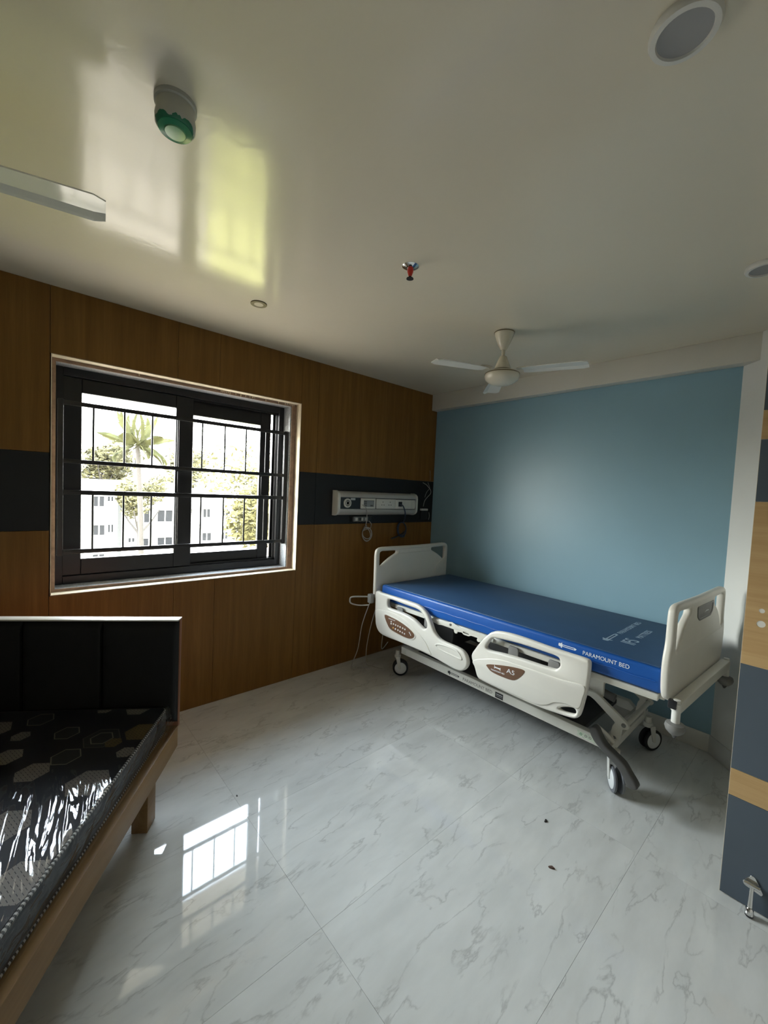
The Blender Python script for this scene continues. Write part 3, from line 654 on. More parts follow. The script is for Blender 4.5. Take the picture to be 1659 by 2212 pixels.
# deck under the mattress
dk = [(0.40,-0.985),(2.22,-0.985),(2.285,-0.955),(2.300,-0.90),(2.300,-0.26),(2.285,-0.20),(2.22,-0.170),(0.40,-0.170)]
bm = bmesh.new()
add_box(bm, (-0.985, -2.270, 0.602), (-0.955, -0.40, 0.634), 0.004); add_box(bm, (-0.20, -2.270, 0.602), (-0.170, -0.40, 0.634), 0.004)
add_box(bm, (-0.955, -2.290, 0.604), (-0.20, -2.262, 0.634), 0.004); add_box(bm, (-0.955, -0.42, 0.604), (-0.20, -0.392, 0.634), 0.004)
for yy in (-0.9, -1.35, -1.75): add_box(bm, (-0.955, yy-0.02, 0.600), (-0.20, yy+0.02, 0.630), 0.003)
BP(bm_obj('deck_frame', bm, M['bed_steel'], smooth=True))
for y0, y1 in ((-1.02, -0.43), (-1.33, -1.04), (-1.73, -1.37), (-2.255, -1.77)):
    BP(box('deck_panel', (-0.955, y0, 0.628), (-0.20, y1, 0.637), M['bed_steel'], bev=0.003))
# hook plate between the two near rails
hook = [(0.880,0.628),(0.975,0.630),(1.06,0.637),(1.10,0.647),(1.16,0.632),(1.42,0.634),(1.42,0.612),(1.345,0.606),(1.335,0.585),(1.312,0.578),(1.300,0.590),(1.308,0.603),(1.255,0.602),(1.240,0.592),(1.20,0.592),(1.185,0.602),(1.150,0.596),(1.150,0.585),(1.132,0.580),(1.122,0.590),(1.120,0.604),(1.02,0.604),(0.985,0.598),(0.930,0.604),(0.880,0.612)]
slot = [(1.195,0.612),(1.24,0.612),(1.24,0.602),(1.195,0.602)]
BP(plate('hook_plate', [round_poly(hook, 0.006, 3), round_poly(slot, 0.004, 3)], 0.006, M['bed_steel'], bev=0.0015, mtx=frame_x(-0.992)))
for yy, zz in ((-0.915, 0.618), (-1.09, 0.628)):
    BP(lathe('plate_bolt', [(0.008, 0), (0.008, 0.004), (0.004, 0.007), (0, 0.007)], M['grey_mid'], n=14, mtx=Matrix.Translation((-0.995, yy, zz)) @ Matrix.Rotation(-PI/2, 4, 'Y')))
# rail brackets and linkage behind the rails
for yy in (-0.62, -0.90, -1.56, -1.80):
    BP(plate('rail_bracket', [round_poly([(-yy-0.03, 0.63), (-yy+0.03, 0.63), (-yy+0.045, 0.50), (-yy+0.01, 0.43), (-yy-0.03, 0.45)], 0.012)], 0.012, M['grey_mid'], bev=0.002, mtx=frame_x(-1.002)))
    BP(tube('rail_pivot', [(-1.02, yy, 0.455), (-0.93, yy, 0.455)], 0.010, M['bed_steel'], n=12))
BP(box('motor_housing', (-0.82, -0.98, 0.40), (-0.36, -0.62, 0.54), M['mech_dark'], bev=0.015))
BP(box('motor_housing', (-0.78, -1.62, 0.38), (-0.36, -1.18, 0.52), M['mech_dark'], bev=0.015))
BP(tube('actuator', [(-0.60, -0.75, 0.45), (-0.60, -1.45, 0.40)], 0.026, M['mech_dark'], n=14))
BP(tube('actuator', [(-0.48, -1.35, 0.42), (-0.50, -1.95, 0.33)], 0.024, M['grey_mid'], n=14))
BP(box('upper_beam', (-0.83, -2.10, 0.545), (-0.79, -0.50, 0.59), M['bed_steel'], bev=0.004))
BP(box('upper_beam', (-0.33, -2.10, 0.545), (-0.29, -0.50, 0.59), M['bed_steel'], bev=0.004))
# base
BXN, BXF = -0.85, -0.27
rail_prof = [(0.500,0.203),(0.500,0.258),(1.96,0.252),(2.025,0.196)]
BP(plate('base_rail', [rail_prof], 0.040, M['bed_steel'], bev=0.003, mtx=frame_x(BXN+0.02)))
BP(plate('base_rail', [rail_prof], 0.040, M['bed_steel'], bev=0.003, mtx=frame_x(BXF)))
BP(box('base_cross_bar', (-0.85, -0.56, 0.205), (-0.25, -0.50, 0.250), M['bed_steel'], bev=0.004))
BP(box('base_cross_bar', (-0.85, -2.06, 0.190), (-0.25, -2.00, 0.235), M['bed_steel'], bev=0.004))
BP(box('base_cover', (-0.80, -1.90, 0.215), (-0.30, -0.62, 0.245), M['mech_dark'], bev=0.006))
def logo(mtx, mat, parent, s=1.0, name='printed_logo'):
    """bed-shaped mark: a headboard, a long bar and a short board under it"""
    pts = [(0.0,0.012),(0.004,0.016),(0.010,0.014),(0.016,0.020),(0.020,0.020),(0.018,0.012),(0.086,0.012),(0.096,0.008),(0.090,0.000),(0.018,0.000),(0.020,-0.008),(0.015,-0.008),(0.010,0.0),(0.004,-0.002),(0.0,0.002)]
    inn = [(0.022,0.0085),(0.084,0.0085),(0.084,0.0035),(0.022,0.0035)]
    return plate(name, [[(a*s, b*s) for a, b in pts], [(a*s, b*s) for a, b in inn]], 0.0006, mat, parent, mtx=mtx, smooth=False)
br_ = next(o for o in bed.children if o.name.startswith('base_rail'))
Fr = frame_x(BXN-0.0006)
logo(Fr @ Matrix.Translation((0.978, 0.221, 0)), M['ink_black'], br_, 1.06)
lettering('printed_lettering', 'PARAMOUNT BED', 0.030, M['ink_grey'], br_, Fr @ Matrix.Translation((1.108, 0.216, 0)), sx=0.96)
plate('rating_label', [[(1.367,0.206),(1.424,0.206),(1.424,0.242),(1.367,0.242)]], 0.0006, M['ink_black'], br_, mtx=Fr, smooth=False)
plate('label_line', [[(1.374,0.228),(1.418,0.228),(1.418,0.231),(1.374,0.231)]], 0.0004, M['button'], br_, mtx=frame_x(BXN-0.0012), smooth=False)
plate('label_line', [[(1.374,0.217),(1.418,0.217),(1.418,0.222),(1.374,0.222)]], 0.0004, M['grey_mid'], br_, mtx=frame_x(BXN-0.0012), smooth=False)
plate('warning_sticker', [[(1.885,0.209),(1.978,0.206),(1.970,0.236),(1.885,0.239)]], 0.0006, M['sticker'], br_, mtx=Fr, smooth=False)
for cx, cm in ((1.905, 'ink_green'), (1.930, 'ink_grey'), (1.953, 'ink_grey')):
    plate('sticker_symbol', [[(cx+0.007*math.cos(k*PI/3), 0.223+0.008*math.sin(k*PI/3)) for k in range(6)], [(cx+0.004*math.cos(k*PI/3), 0.223+0.005*math.sin(k*PI/3)) for k in range(6)]], 0.0004, M[cm], br_, mtx=frame_x(BXN-0.0012), smooth=False)
# lift arms at the foot end (bell cranks) and their twins at the head end
arm = [(1.855,0.405),(1.875,0.435),(1.930,0.438),(1.950,0.430),(2.095,0.338),(2.108,0.318),(2.100,0.305),(2.072,0.297),(2.066,0.228),(2.015,0.216),(2.028,0.300),(2.040,0.318),(1.925,0.398),(1.900,0.408)]
for x in (-0.752, -0.345):
    a = BP(plate('lift_arm', [round_poly(arm, 0.012, 3)], 0.022, M['bed_steel'], bev=0.003, mtx=frame_x(x)))
    for yy, zz in ((-2.081, 0.322), (-2.04, 0.235)):
        lathe('pivot_bolt', [(0.011, 0), (0.011, 0.004), (0.006, 0.008), (0, 0.008)], M['grey_mid'], a, n=16, mtx=Matrix.Translation((x-0.011, yy, zz)) @ Matrix.Rotation(-PI/2, 4, 'Y'))
for x in (-0.752, -0.345):
    BP(plate('lift_arm', [round_poly([(p[0]-1.15, p[1]) for p in arm], 0.012, 3)], 0.022, M['bed_steel'], bev=0.003, mtx=frame_x(x)))
BP(tube('torsion_bar', [(-0.76, -1.89, 0.420), (-0.33, -1.89, 0.420)], 0.016, M['bed_steel'], n=14))
BP(tube('torsion_bar', [(-0.76, -2.085, 0.320), (-0.33, -2.085, 0.320)], 0.013, M['bed_steel'], n=14))
for x in (-0.72, -0.375):
    BP(box('arm_strut', (x-0.012, -1.96, 0.412), (x+0.012, -1.84, 0.560), M['bed_steel'], bev=0.004))
# casters
def caster(x, y, rot, tyre, flat=False):
    c = BP(bpy.data.objects.new('caster', None)); COL.objects.link(c)
    c.location = (x, y, 0); c.rotation_euler = (0, 0, rot); c.matrix_parent_inverse = Matrix.Translation(-bed.location)
    Rw = Matrix.Translation((0, 0, 0.0635)) @ Matrix.Rotation(PI/2, 4, 'Y')
    lathe('stem', [(0.016, 0.165), (0.018, 0.170), (0.018, 0.205)], M['bed_steel'], c, n=18, mtx=Matrix.Translation((0, 0.026, 0)))
    lathe('fork_housing', [(0.0, 0.172), (0.022, 0.170), (0.027, 0.158), (0.024, 0.145)], M['white_plastic'], c, n=20, mtx=Matrix.Translation((0, 0.026, 0)))
    for s in (-1, 1):
        lathe('wheel', [(0.044, s*0.010), (0.056, s*0.010), (0.0625, s*0.014), (0.0635, s*0.018), (0.0625, s*0.023), (0.056, s*0.026), (0.044, s*0.026)], tyre, c, n=32, mtx=Rw)
        lathe('wheel_cover', [(0.048, s*0.0255), (0.046, s*0.0275), (0.028, s*0.0305), (0.0, s*0.0315)], M['wheel_white'], c, n=28, mtx=Rw)
    plate('fork', [round_poly([(-0.004, 0.055), (0.018, 0.062), (0.044, 0.160), (0.008, 0.160)], 0.008)], 0.006, M['white_plastic'], c, bev=0.001, mtx=Matrix(((0, 0, 1, -0.0345), (1, 0, 0, 0), (0, 1, 0, 0), (0, 0, 0, 1))))
    lathe('axle', [(0.008, -0.009), (0.008, 0.009)], M['grey_mid'], c, n=12, mtx=Rw)
    return c
caster(-0.830, -2.085, math.radians(-54), M['tyre_grey'])
caster(-0.262, -2.085, math.radians(62), M['rubber'])
caster(-0.805, -0.455, math.radians(48), M['rubber'])
caster(-0.262, -0.455, math.radians(8), M['rubber'])
# brake pedal: a dished grey lever sweeping from the rail end down past the front wheel
pp = [(1.968,0.288),(1.972,0.314),(1.990,0.322),(2.006,0.312),(2.020,0.285),(2.050,0.250),(2.100,0.222),(2.138,0.200),(2.165,0.166),(2.198,0.124),(2.196,0.106),(2.172,0.098),(2.152,0.104),(2.132,0.140),(2.100,0.176),(2.060,0.200),(2.020,0.226),(1.988,0.252)]
pd = BP(plate('brake_pedal', [crv(pp, 3, True)], 0.050, M['grey_plastic'], bev=0.008, mtx=frame_x(-0.885)))
BP(tube('pedal_shaft', [(-0.87, -2.03, 0.235), (-0.24, -2.03, 0.235)], 0.012, M['bed_steel'], n=12))
BP(tube('pedal_link', [(-0.865, -1.985, 0.315), (-0.845, -2.02, 0.285), (-0.83, -2.06, 0.245)], 0.010, M['bed_steel'], n=10))
# accessory bracket and cords at the head end
bk = BP(box('accessory_bracket', (-1.085, -0.372, 0.610), (-1.045, -0.330, 0.680), M['grey_mid'], bev=0.005))
tube('hook_arm', crv([(-1.07, -0.335, 0.655), (-1.12, -0.30, 0.655), (-1.185, -0.26, 0.652), (-1.195, -0.25, 0.63), (-1.185, -0.255, 0.60), (-1.13, -0.29, 0.585), (-1.07, -0.335, 0.590)], 5), 0.006, M['cable_white'], bk, n=8)
BP(tube('cord', crv([(-1.06, -0.33, 0.60), (-1.085, -0.28, 0.42), (-1.07, -0.22, 0.20), (-1.09, -0.17, 0.03), (-1.02, -0.18, 0.006), (-0.93, -0.22, 0.006)], 8), 0.0035, M['cable_white'], n=6))
BP(tube('cord', crv([(-0.98, -0.34, 0.60), (-0.97, -0.26, 0.40), (-0.96, -0.2, 0.18), (-0.92, -0.16, 0.02), (-0.90, -0.20, 0.006), (-0.86, -0.30, 0.006)], 8), 0.0035, M['cable_white'], n=6))
BP(tube('cord', crv([(-0.92, -0.37, 0.50), (-0.885, -0.31, 0.30), (-0.86, -0.28, 0.17), (-0.84, -0.33, 0.24)], 8), 0.0035, M['cable_white'], n=6))

# blue mattress on the bed
mt = thing('bed_mattress', 'blue vinyl hospital mattress with white lettering lying on the cream bed', 'mattress', (-0.577, -1.335, 0.637))
def MP(o):
    o.parent = mt; o.matrix_parent_inverse = Matrix.Translation(-mt.location); return o
bm = bmesh.new(); add_box(bm, (-0.990, -2.283, 0.638), (-0.165, -0.385, 0.752), 0.016, 4)
for v in bm.verts:
    if v.co.z > 0.70: v.co.z += 0.0035*math.sin(v.co.y*7.1)*math.cos(v.co.x*9)
core = MP(bm_obj('mattress_cover', bm, [M['blue_vinyl']], smooth=True))
bm = bmesh.new(); add_box(bm, (-0.974, -2.266, 0.750), (-0.181, -0.402, 0.7575), 0.003, 2)
topc = MP(bm_obj('top_cover', bm, M['blue_top'], smooth=True))
bm = bmesh.new()
seam = [(-0.9925, -0.40-1.86*k/60, 0.690+0.0016*math.sin(k*1.3)) for k in range(61)]
add_tube(bm, seam, 0.0028, 6)
MP(bm_obj('seam_piping', bm, M['blue_vinyl'], smooth=True))
logo(frame_x(-0.9908) @ Matrix.Translation((1.812, 0.716, 0)), M['ink_white'], core, 0.98)
lettering('printed_lettering', 'PARAMOUNT BED', 0.0285, M['ink_white'], core, frame_x(-0.9908) @ Matrix.Translation((1.936, 0.709, 0)), sx=0.92)
Tt = Matrix.Translation((0, 0, 0.7578))
logo(Tt @ Matrix.Translation((-0.815, -1.990, 0)), M['ink_pale'], topc, 1.75)
lettering('printed_lettering', 'PARAMOUNT BED', 0.040, M['ink_pale'], topc, Tt @ Matrix.Translation((-0.625, -1.998, 0)), sx=1.05)
lettering('printed_lettering', 'IFS', 0.095, M['ink_pale'], topc, Tt @ Matrix.Translation((-0.770, -2.100, 0)), sx=0.9)
lettering('printed_lettering', 'MATTRESS', 0.045, M['ink_pale'], topc, Tt @ Matrix.Translation((-0.615, -2.092, 0)), sx=0.95)

# ------------------------------------------------------------------ bed-head services panel
hu = thing('bedhead_panel', 'white aluminium service panel with sockets on the charcoal band above the bed', 'socket panel', (-0.77, -0.04, 1.28))
def UP(o):
    o.parent = hu; o.matrix_parent_inverse = Matrix.Translation(-hu.location); return o
prof = [(0.0,1.280),(-0.030,1.280),(-0.060,1.290),(-0.076,1.308),(-0.080,1.330),(-0.072,1.334),(-0.072,1.426),(-0.080,1.430),(-0.076,1.452),(-0.060,1.469),(-0.030,1.478),(0.0,1.478)]
bm = bmesh.new(); A = [bm.verts.new((-1.205, y, z)) for y, z in prof]; B = [bm.verts.new((-0.325, y, z)) for y, z in prof]
for i in range(len(prof)): j = (i+1) % len(prof); bm.faces.new((A[i], A[j], B[j], B[i]))
bm.faces.new(A); bm.faces.new(B)
UP(bm_obj('housing', bm, M['alu'], smooth=True))
capp = [(0.0,1.276),(-0.032,1.276),(-0.063,1.287),(-0.080,1.306),(-0.084,1.330),(-0.084,1.430),(-0.080,1.454),(-0.063,1.472),(-0.032,1.482),(0.0,1.482)]
for x0, x1 in ((-1.227, -1.205), (-0.325, -0.305)):
    bm = bmesh.new(); A = [bm.verts.new((x0, y, z)) for y, z in capp]; B = [bm.verts.new((x1, y, z)) for y, z in capp]
    for i in range(len(capp)): j = (i+1) % len(capp); bm.faces.new((A[i], A[j], B[j], B[i]))
    bm.faces.new(A); bm.faces.new(B); UP(bm_obj('end_cap', bm, M['white_plastic'], smooth=True))
UP(box('black_fascia', (-1.200, -0.0745, 1.334), (-0.330, -0.0715, 1.426), M['black_plastic']))
FYu = frame_y(-0.0765)
gas = UP(lathe('gas_outlet', [(0.038, 0), (0.038, 0.006), (0.033, 0.011), (0.026, 0.011), (0.024, 0.006), (0.019, 0.006), (0.019, 0.010), (0.013, 0.010), (0.012, 0.002), (0, 0.002)], M['white_plastic'], n=32, mtx=Matrix.Translation((-1.13, -0.0745, 1.381)) @ Matrix.Rotation(PI/2, 4, 'X')))
lathe('outlet_bore', [(0.0115, 0.003), (0.0, 0.0035)], M['black_plastic'], gas, n=20, mtx=Matrix.Translation((-1.13, -0.0745, 1.381)) @ Matrix.Rotation(PI/2, 4, 'X'))
lathe('outlet_ring', [(0.0255, 0.0075), (0.0195, 0.0075)], M['black_plastic'], gas, n=28, mtx=Matrix.Translation((-1.13, -0.0745, 1.381)) @ Matrix.Rotation(PI/2, 4, 'X'))
UP(box('name_plate', (-1.098, -0.0765, 1.406), (-1.050, -0.0745, 1.423), M['alu']))
mod = UP(box('call_module', (-0.995, -0.082, 1.336), (-0.830, -0.0745, 1.424), M['white_plastic'], bev=0.003))
box('module_display', (-0.963, -0.0832, 1.352), (-0.850, -0.082, 1.408), M['screen_grey'], mod)
for z in (1.394, 1.378, 1.362): box('module_key', (-0.960, -0.0842, z-0.005), (-0.930, -0.0832, z+0.005), M['grey_plastic'], mod)
box('module_key', (-0.890, -0.0842, 1.357), (-0.862, -0.0832, 1.369), M['grey_plastic'], mod)
box('module_bar', (-0.963, -0.0842, 1.401), (-0.850, -0.0832, 1.408), M['grey_mid'], mod)
s1 = UP(box('socket_plate', (-0.822, -0.081, 1.337), (-0.592, -0.0745, 1.422), M['white_plastic'], bev=0.002))
for cx in (-0.745, -0.660):
    for dx, dz in ((0, 0.016), (-0.013, -0.010), (0.013, -0.010)):
        lathe('socket_hole', [(0.0042, 0), (0.0042, 0.0012), (0, 0.0012)], M['black_plastic'], s1, n=10, mtx=Matrix.Translation((cx+dx, -0.0808, 1.380+dz)) @ Matrix.Rotation(PI/2, 4, 'X'))
s2 = UP(box('switch_plate', (-0.590, -0.081, 1.337), (-0.340, -0.0745, 1.420), M['white_plastic'], bev=0.002))
for x0 in (-0.48, -0.43, -0.38): box('rocker_switch', (x0, -0.0840, 1.352), (x0+0.040, -0.081, 1.405), M['white_plastic'], s2, bev=0.002)
box('data_jack', (-0.556, -0.0835, 1.358), (-0.512, -0.081, 1.402), M['black_plastic'], s2)
# cables hanging from it
def coil(cx, y, cz, r, turns, n=18):
    out = []
    for k in range(int(turns*n)+1):
        a = PI/2+2*PI*k/n; rr = r*(0.80+0.26*noise.noise(Vector((k*0.12, cx*5, 0))))
        out.append((cx+rr*math.cos(a)*0.92+0.008*math.sin(k*.31), y-0.004*(k/n)*0.8-0.002, cz+rr*math.sin(a)+0.006*math.cos(k*.23)))
    return out
pts = crv([(-0.985, -0.088, 1.368), (-0.955, -0.100, 1.350), (-0.935, -0.095, 1.30), (-0.922, -0.080, 1.24), (-0.905, -0.050, 1.19)], 6) + [Vector(p) for p in coil(-0.862, -0.010, 1.110, 0.068, 3.2)] + [Vector((-0.815, -0.012, 1.165)), Vector((-0.812, -0.014, 1.20)), Vector((-0.845, -0.016, 1.228))]
cw = tube('call_cord', pts, 0.0038, M['cable_white'], n=6); tag(cw, 'thin pale cord coiled in loops under the service panel', 'cable')
jb = thing('junction_box', 'small grey socket in clear wrapping tucked under the service panel', 'socket', (-0.93, -0.015, 1.215))
def JP(o):
    o.parent = jb; o.matrix_parent_inverse = Matrix.Translation(-jb.location); return o
JP(box('socket_body', (-1.020, -0.030, 1.222), (-0.860, -0.0005, 1.264), M['grey_mid'], bev=0.006))
for x0, mk in ((-1.005, 'white_plastic'), (-0.965, 'black_plastic'), (-0.945, 'white_plastic'), (-0.900, 'white_plastic')): JP(box('socket_insert', (x0, -0.0325, 1.230), (x0+0.024, -0.030, 1.256), M[mk]))
bm = bmesh.new(); add_box(bm, (-1.050, -0.036, 1.214), (-0.815, -0.0006, 1.270), 0.012, 3)
for v in bm.verts: v.co += Vector((0, 0.004, 0.006))*noise.noise(v.co*40)
JP(bm_obj('clear_wrap', bm, M['film'], smooth=True))
pts = crv([(-0.534, -0.082, 1.378), (-0.525, -0.110, 1.365), (-0.490, -0.105, 1.31), (-0.455, -0.070, 1.25), (-0.440, -0.030, 1.205)], 6) + [Vector(p) for p in coil(-0.440, -0.014, 1.140, 0.085, 2.6)] + [Vector((-0.375, -0.016, 1.135)), Vector((-0.43, -0.016, 1.095)), Vector((-0.50, -0.014, 1.070)), Vector((-0.560, -0.012, 1.058))]
cbt = tube('network_cable', pts, 0.0055, M['cable_blue'], n=8); tag(cbt, 'dark blue cable looped below the right end of the service panel', 'cable')
# loose wiring at the corner end of the band
lw = thing('loose_wiring', 'loose thin wires and a small white plug by the blue wall corner', 'wire', (-0.11, -0.01, 1.30))
def LP(o):
    o.parent = lw; o.matrix_parent_inverse = Matrix.Translation(-lw.location); return o
LP(tube('wire', crv([(-0.163, -0.004, 1.594), (-0.12, -0.012, 1.575), (-0.095, -0.016, 1.555), (-0.06, -0.018, 1.525), (-0.055, -0.016, 1.49), (-0.092, -0.012, 1.455), (-0.132, -0.012, 1.415), (-0.148, -0.012, 1.36)], 6), 0.0032, M['cable_white'], n=6))
LP(tube('wire', crv([(-0.10, -0.012, 1.60), (-0.085, -0.02, 1.565), (-0.075, -0.016, 1.54), (-0.11, -0.012, 1.50), (-0.13, -0.01, 1.45)], 5), 0.0022, M['cable_white'], n=6))
LP(tube('wire', crv([(-0.066, -0.003, 1.72), (-0.062, -0.008, 1.66), (-0.055, -0.003, 1.62)], 5), 0.0016, M['cable_white'], n=5))
LP(tube('wire', crv([(-0.054, -0.006, 1.301), (-0.050, -0.010, 1.26), (-0.056, -0.006, 1.225)], 5), 0.0035, M['cable_white'], n=6))
LP(box('plug', (-0.185, -0.026, 1.318), (-0.090, -0.0005, 1.338), M['white_plastic'], bev=0.004))
LP(box('plug_base', (-0.175, -0.010, 1.23), (-0.075, -0.0005, 1.318), M['black_plastic'], bev=0.003))

# ------------------------------------------------------------------ ceiling things
def blade_mesh(r0, r1, w0, w1, rise=-0.012):
    bm = bmesh.new(); n = 12; rows = []
    for i in range(n+1):
        t = i/n; x = r0+(r1-r0)*t; w = w0+(w1-w0)*t
        if t > 0.93: w *= 1-(t-0.93)*4.2
        if t < 0.1: w *= 0.72+2.8*t
        row = []
        for s in (-1, -0.85, -0.3, 0.1, 0.45, 0.82, 1):
            zz = (-0.011 if s > 0.9 else -0.008 if s > 0.8 else 0.0) + rise*t
            row.append((x, s*w/2, zz))
        rows.append(row)
    top = [[bm.verts.new(p) for p in r] for r in rows]; bot = [[bm.verts.new((p[0], p[1], p[2]-0.004)) for p in r] for r in rows]
    m = len(rows[0])
    for i in range(n):
        for j in range(m-1):
            bm.faces.new((top[i][j], top[i+1][j], top[i+1][j+1], top[i][j+1])); bm.faces.new((bot[i][j], bot[i][j+1], bot[i+1][j+1], bot[i+1][j]))
        for j in (0, m-1): bm.faces.new((top[i][j], bot[i][j], bot[i+1][j], top[i+1][j]))
    for i in (0, n): bm.faces.new(top[i][:]+bot[i][::-1])
    bmesh.ops.recalc_face_normals(bm, faces=bm.faces)
    me = bpy.data.meshes.new('blade'); bm.to_mesh(me); bm.free(); return me
def fan(name, label, x, y, angs, zb=2.238, pitch=3, rise=-0.012):
    f = thing(name, label, 'ceiling fan', (x, y, H), 0, 'ceiling fans')
    dz = zb-2.238
    lathe('canopy', [(0.056, 0.0), (0.058, -0.006), (0.054, -0.02), (0.036, -0.066), (0.018, -0.102), (0.013, -0.104)], M['fan_cream'], f, n=36)
    lathe('canopy_ring', [(0.0585, -0.002), (0.0595, -0.004), (0.0585, -0.007)], M['gold'], f, n=36)
    lathe('down_rod', [(0.0105, -0.10), (0.0105, -0.15+dz)], M['fan_cream'], f, n=18)
    lathe('lower_cover', [(0.012, -0.138+dz), (0.020, -0.142+dz), (0.032, -0.170+dz), (0.046, -0.205+dz), (0.053, -0.222+dz)], M['fan_cream'], f, n=36)
    lathe('motor_housing', [(0.052, -0.220+dz), (0.062, -0.226+dz), (0.088, -0.234+dz), (0.100, -0.246+dz), (0.102, -0.262+dz), (0.094, -0.280+dz), (0.070, -0.297+dz), (0.045, -0.306+dz), (0.0, -0.309+dz)], M['fan_cream'], f, n=40)
    lathe('trim_ring', [(0.0535, -0.2185+dz), (0.0555, -0.221+dz), (0.0545, -0.2245+dz)], M['gold'], f, n=36)
    lathe('trim_ring', [(0.0995, -0.2425+dz), (0.1020, -0.245+dz), (0.1018, -0.248+dz)], M['gold'], f, n=40)
    me = blade_mesh(0.120, 0.465, 0.088, 0.112, rise)
    for a in angs:
        R = Matrix.Rotation(math.radians(a), 4, 'Z') @ Matrix.Translation((0, 0, zb-H)) @ Matrix.Rotation(math.radians(pitch), 4, 'X')
        b = bpy.data.objects.new('blade', me); 
        if not me.materials: me.materials.append(M['fan_blade'])
        link(b, f); b.matrix_local = R
        br = plate('blade_bracket', [round_poly([(0.085, -0.020), (0.130, -0.030), (0.165, -0.018), (0.165, 0.018), (0.130, 0.030), (0.085, 0.020)], 0.008)], 0.004, M['fan_cream'], b, bev=0.001, mtx=Matrix.Translation((0, 0, 0.004)))
    return f
fan('ceiling_fan', 'cream ceiling fan hanging in front of the beam over the bed', -0.985, -1.363, (162, 285, 42))
fan('ceiling_fan', 'cream ceiling fan with one glossy blade reaching in near the window wall', -3.405, -1.235, (-7, 113, 233), 2.245, -2, 0.020)
# green-capped detector
dt = thing('smoke_detector', 'paint-smeared smoke detector in a green dust cap on the ceiling', 'detector', (-2.828, -1.545, H))
lathe('detector_body', [(0.050, 0.0), (0.050, -0.010), (0.045, -0.012), (0.045, -0.026), (0.048, -0.042), (0.047, -0.058), (0.040, -0.067), (0.024, -0.070)], M['detector'], dt, n=40)
lathe('dust_cap', [(0.0405, -0.0665), (0.0400, -0.0685), (0.026, -0.0725), (0.025, -0.070)], M['green_cap'], dt, n=40)
lathe('cap_lens', [(0.026, -0.0710), (0.024, -0.0745), (0.0, -0.0760)], M['green_lens'], dt, n=32)
# sprinkler
sk = thing('sprinkler', 'small ceiling sprinkler with a red cap and dark deflector', 'sprinkler', (-1.873, -1.455, H))
lathe('escutcheon', [(0.036, 0.0), (0.036, -0.002), (0.022, -0.010), (0.012, -0.012)], M['chrome'], sk, n=28)
lathe('red_cap', [(0.011, -0.008), (0.014, -0.014), (0.013, -0.026), (0.007, -0.042), (0.0, -0.043)], M['red'], sk, n=10)
lathe('deflector', [(0.004, -0.040), (0.004, -0.050), (0.015, -0.0515), (0.016, -0.054), (0.0, -0.056)], M['mech_dark'], sk, n=16)
# plain cover disc, two round lamps
dc = lathe('cover_disc', [(0.0, 0.0), (0.040, 0.0), (0.042, -0.003), (0.040, -0.005), (0.0, -0.0055)], M['ceiling'], n=36, loc=(-2.172, -0.607, H)); tag(dc, 'flat blank cover disc on the ceiling near the panelled window wall', 'cover plate')
dr2 = lathe('cover_rim', [(0.0421, -0.0002), (0.0427, -0.003), (0.0415, -0.0052)], M['gold'], dc, n=36)
def down_light(label, x, y):
    t = thing('ceiling_light', label, 'ceiling light', (x, y, H), 0, 'round ceiling lamps')
    lathe('lamp_rim', [(0.062, 0.0), (0.064, -0.010), (0.060, -0.018), (0.050, -0.019), (0.048, -0.013), (0.046, -0.004)], M['white_plastic'], t, n=40)
    lathe('diffuser', [(0.0485, -0.014), (0.030, -0.0105), (0.0, -0.010)], M['lamp_grey'], t, n=36)
    return t
down_light('round white surface lamp on the ceiling nearest the camera, unlit', -2.118, -2.480)
down_light('round lamp on the ceiling above the door, only its edge in view', -0.90, -2.492)

# ------------------------------------------------------------------ attendant cot (angled, foreground left)
ang = math.radians(56.2-90)
CQ = (-2.58, -0.752, 0.0)
cot = thing('attendant_cot', 'low wooden cot with a black padded headboard standing askew under the window', 'bed', CQ, ang)
W = 1.0; LEN = 1.95
for x0, x1 in ((-0.030, 0.0), (-W, -W+0.03)):
    box('side_plank', (x0, -LEN, 0.23), (x1, 0.030, 0.330), M['cot_wood'], cot, bev=0.002)
box('foot_plank', (-W+0.03, -LEN, 0.23), (-0.030, -LEN+0.03, 0.330), M['cot_wood'], cot, bev=0.002)
box('deck_board', (-W+0.03, -LEN+0.03, 0.306), (-0.03, 0.03, 0.329), M['cot_wood'], cot, bev=0.001)
for x0 in (-0.100, -W+0.048):
    for y0 in (-0.205, -LEN+0.10):
        box('leg', (x0, y0, 0.0), (x0+0.064, y0+0.080, 0.232), M['cot_wood'], cot, bev=0.002)
hbk = box('headboard', (-W, 0.030, 0.325), (0.0, 0.052, 0.846), M['cot_board'], cot, bev=0.0015)
box('top_trim', (-W, 0.004, 0.842), (0.0, 0.054, 0.849), M['head_trim'], cot, bev=0.001)
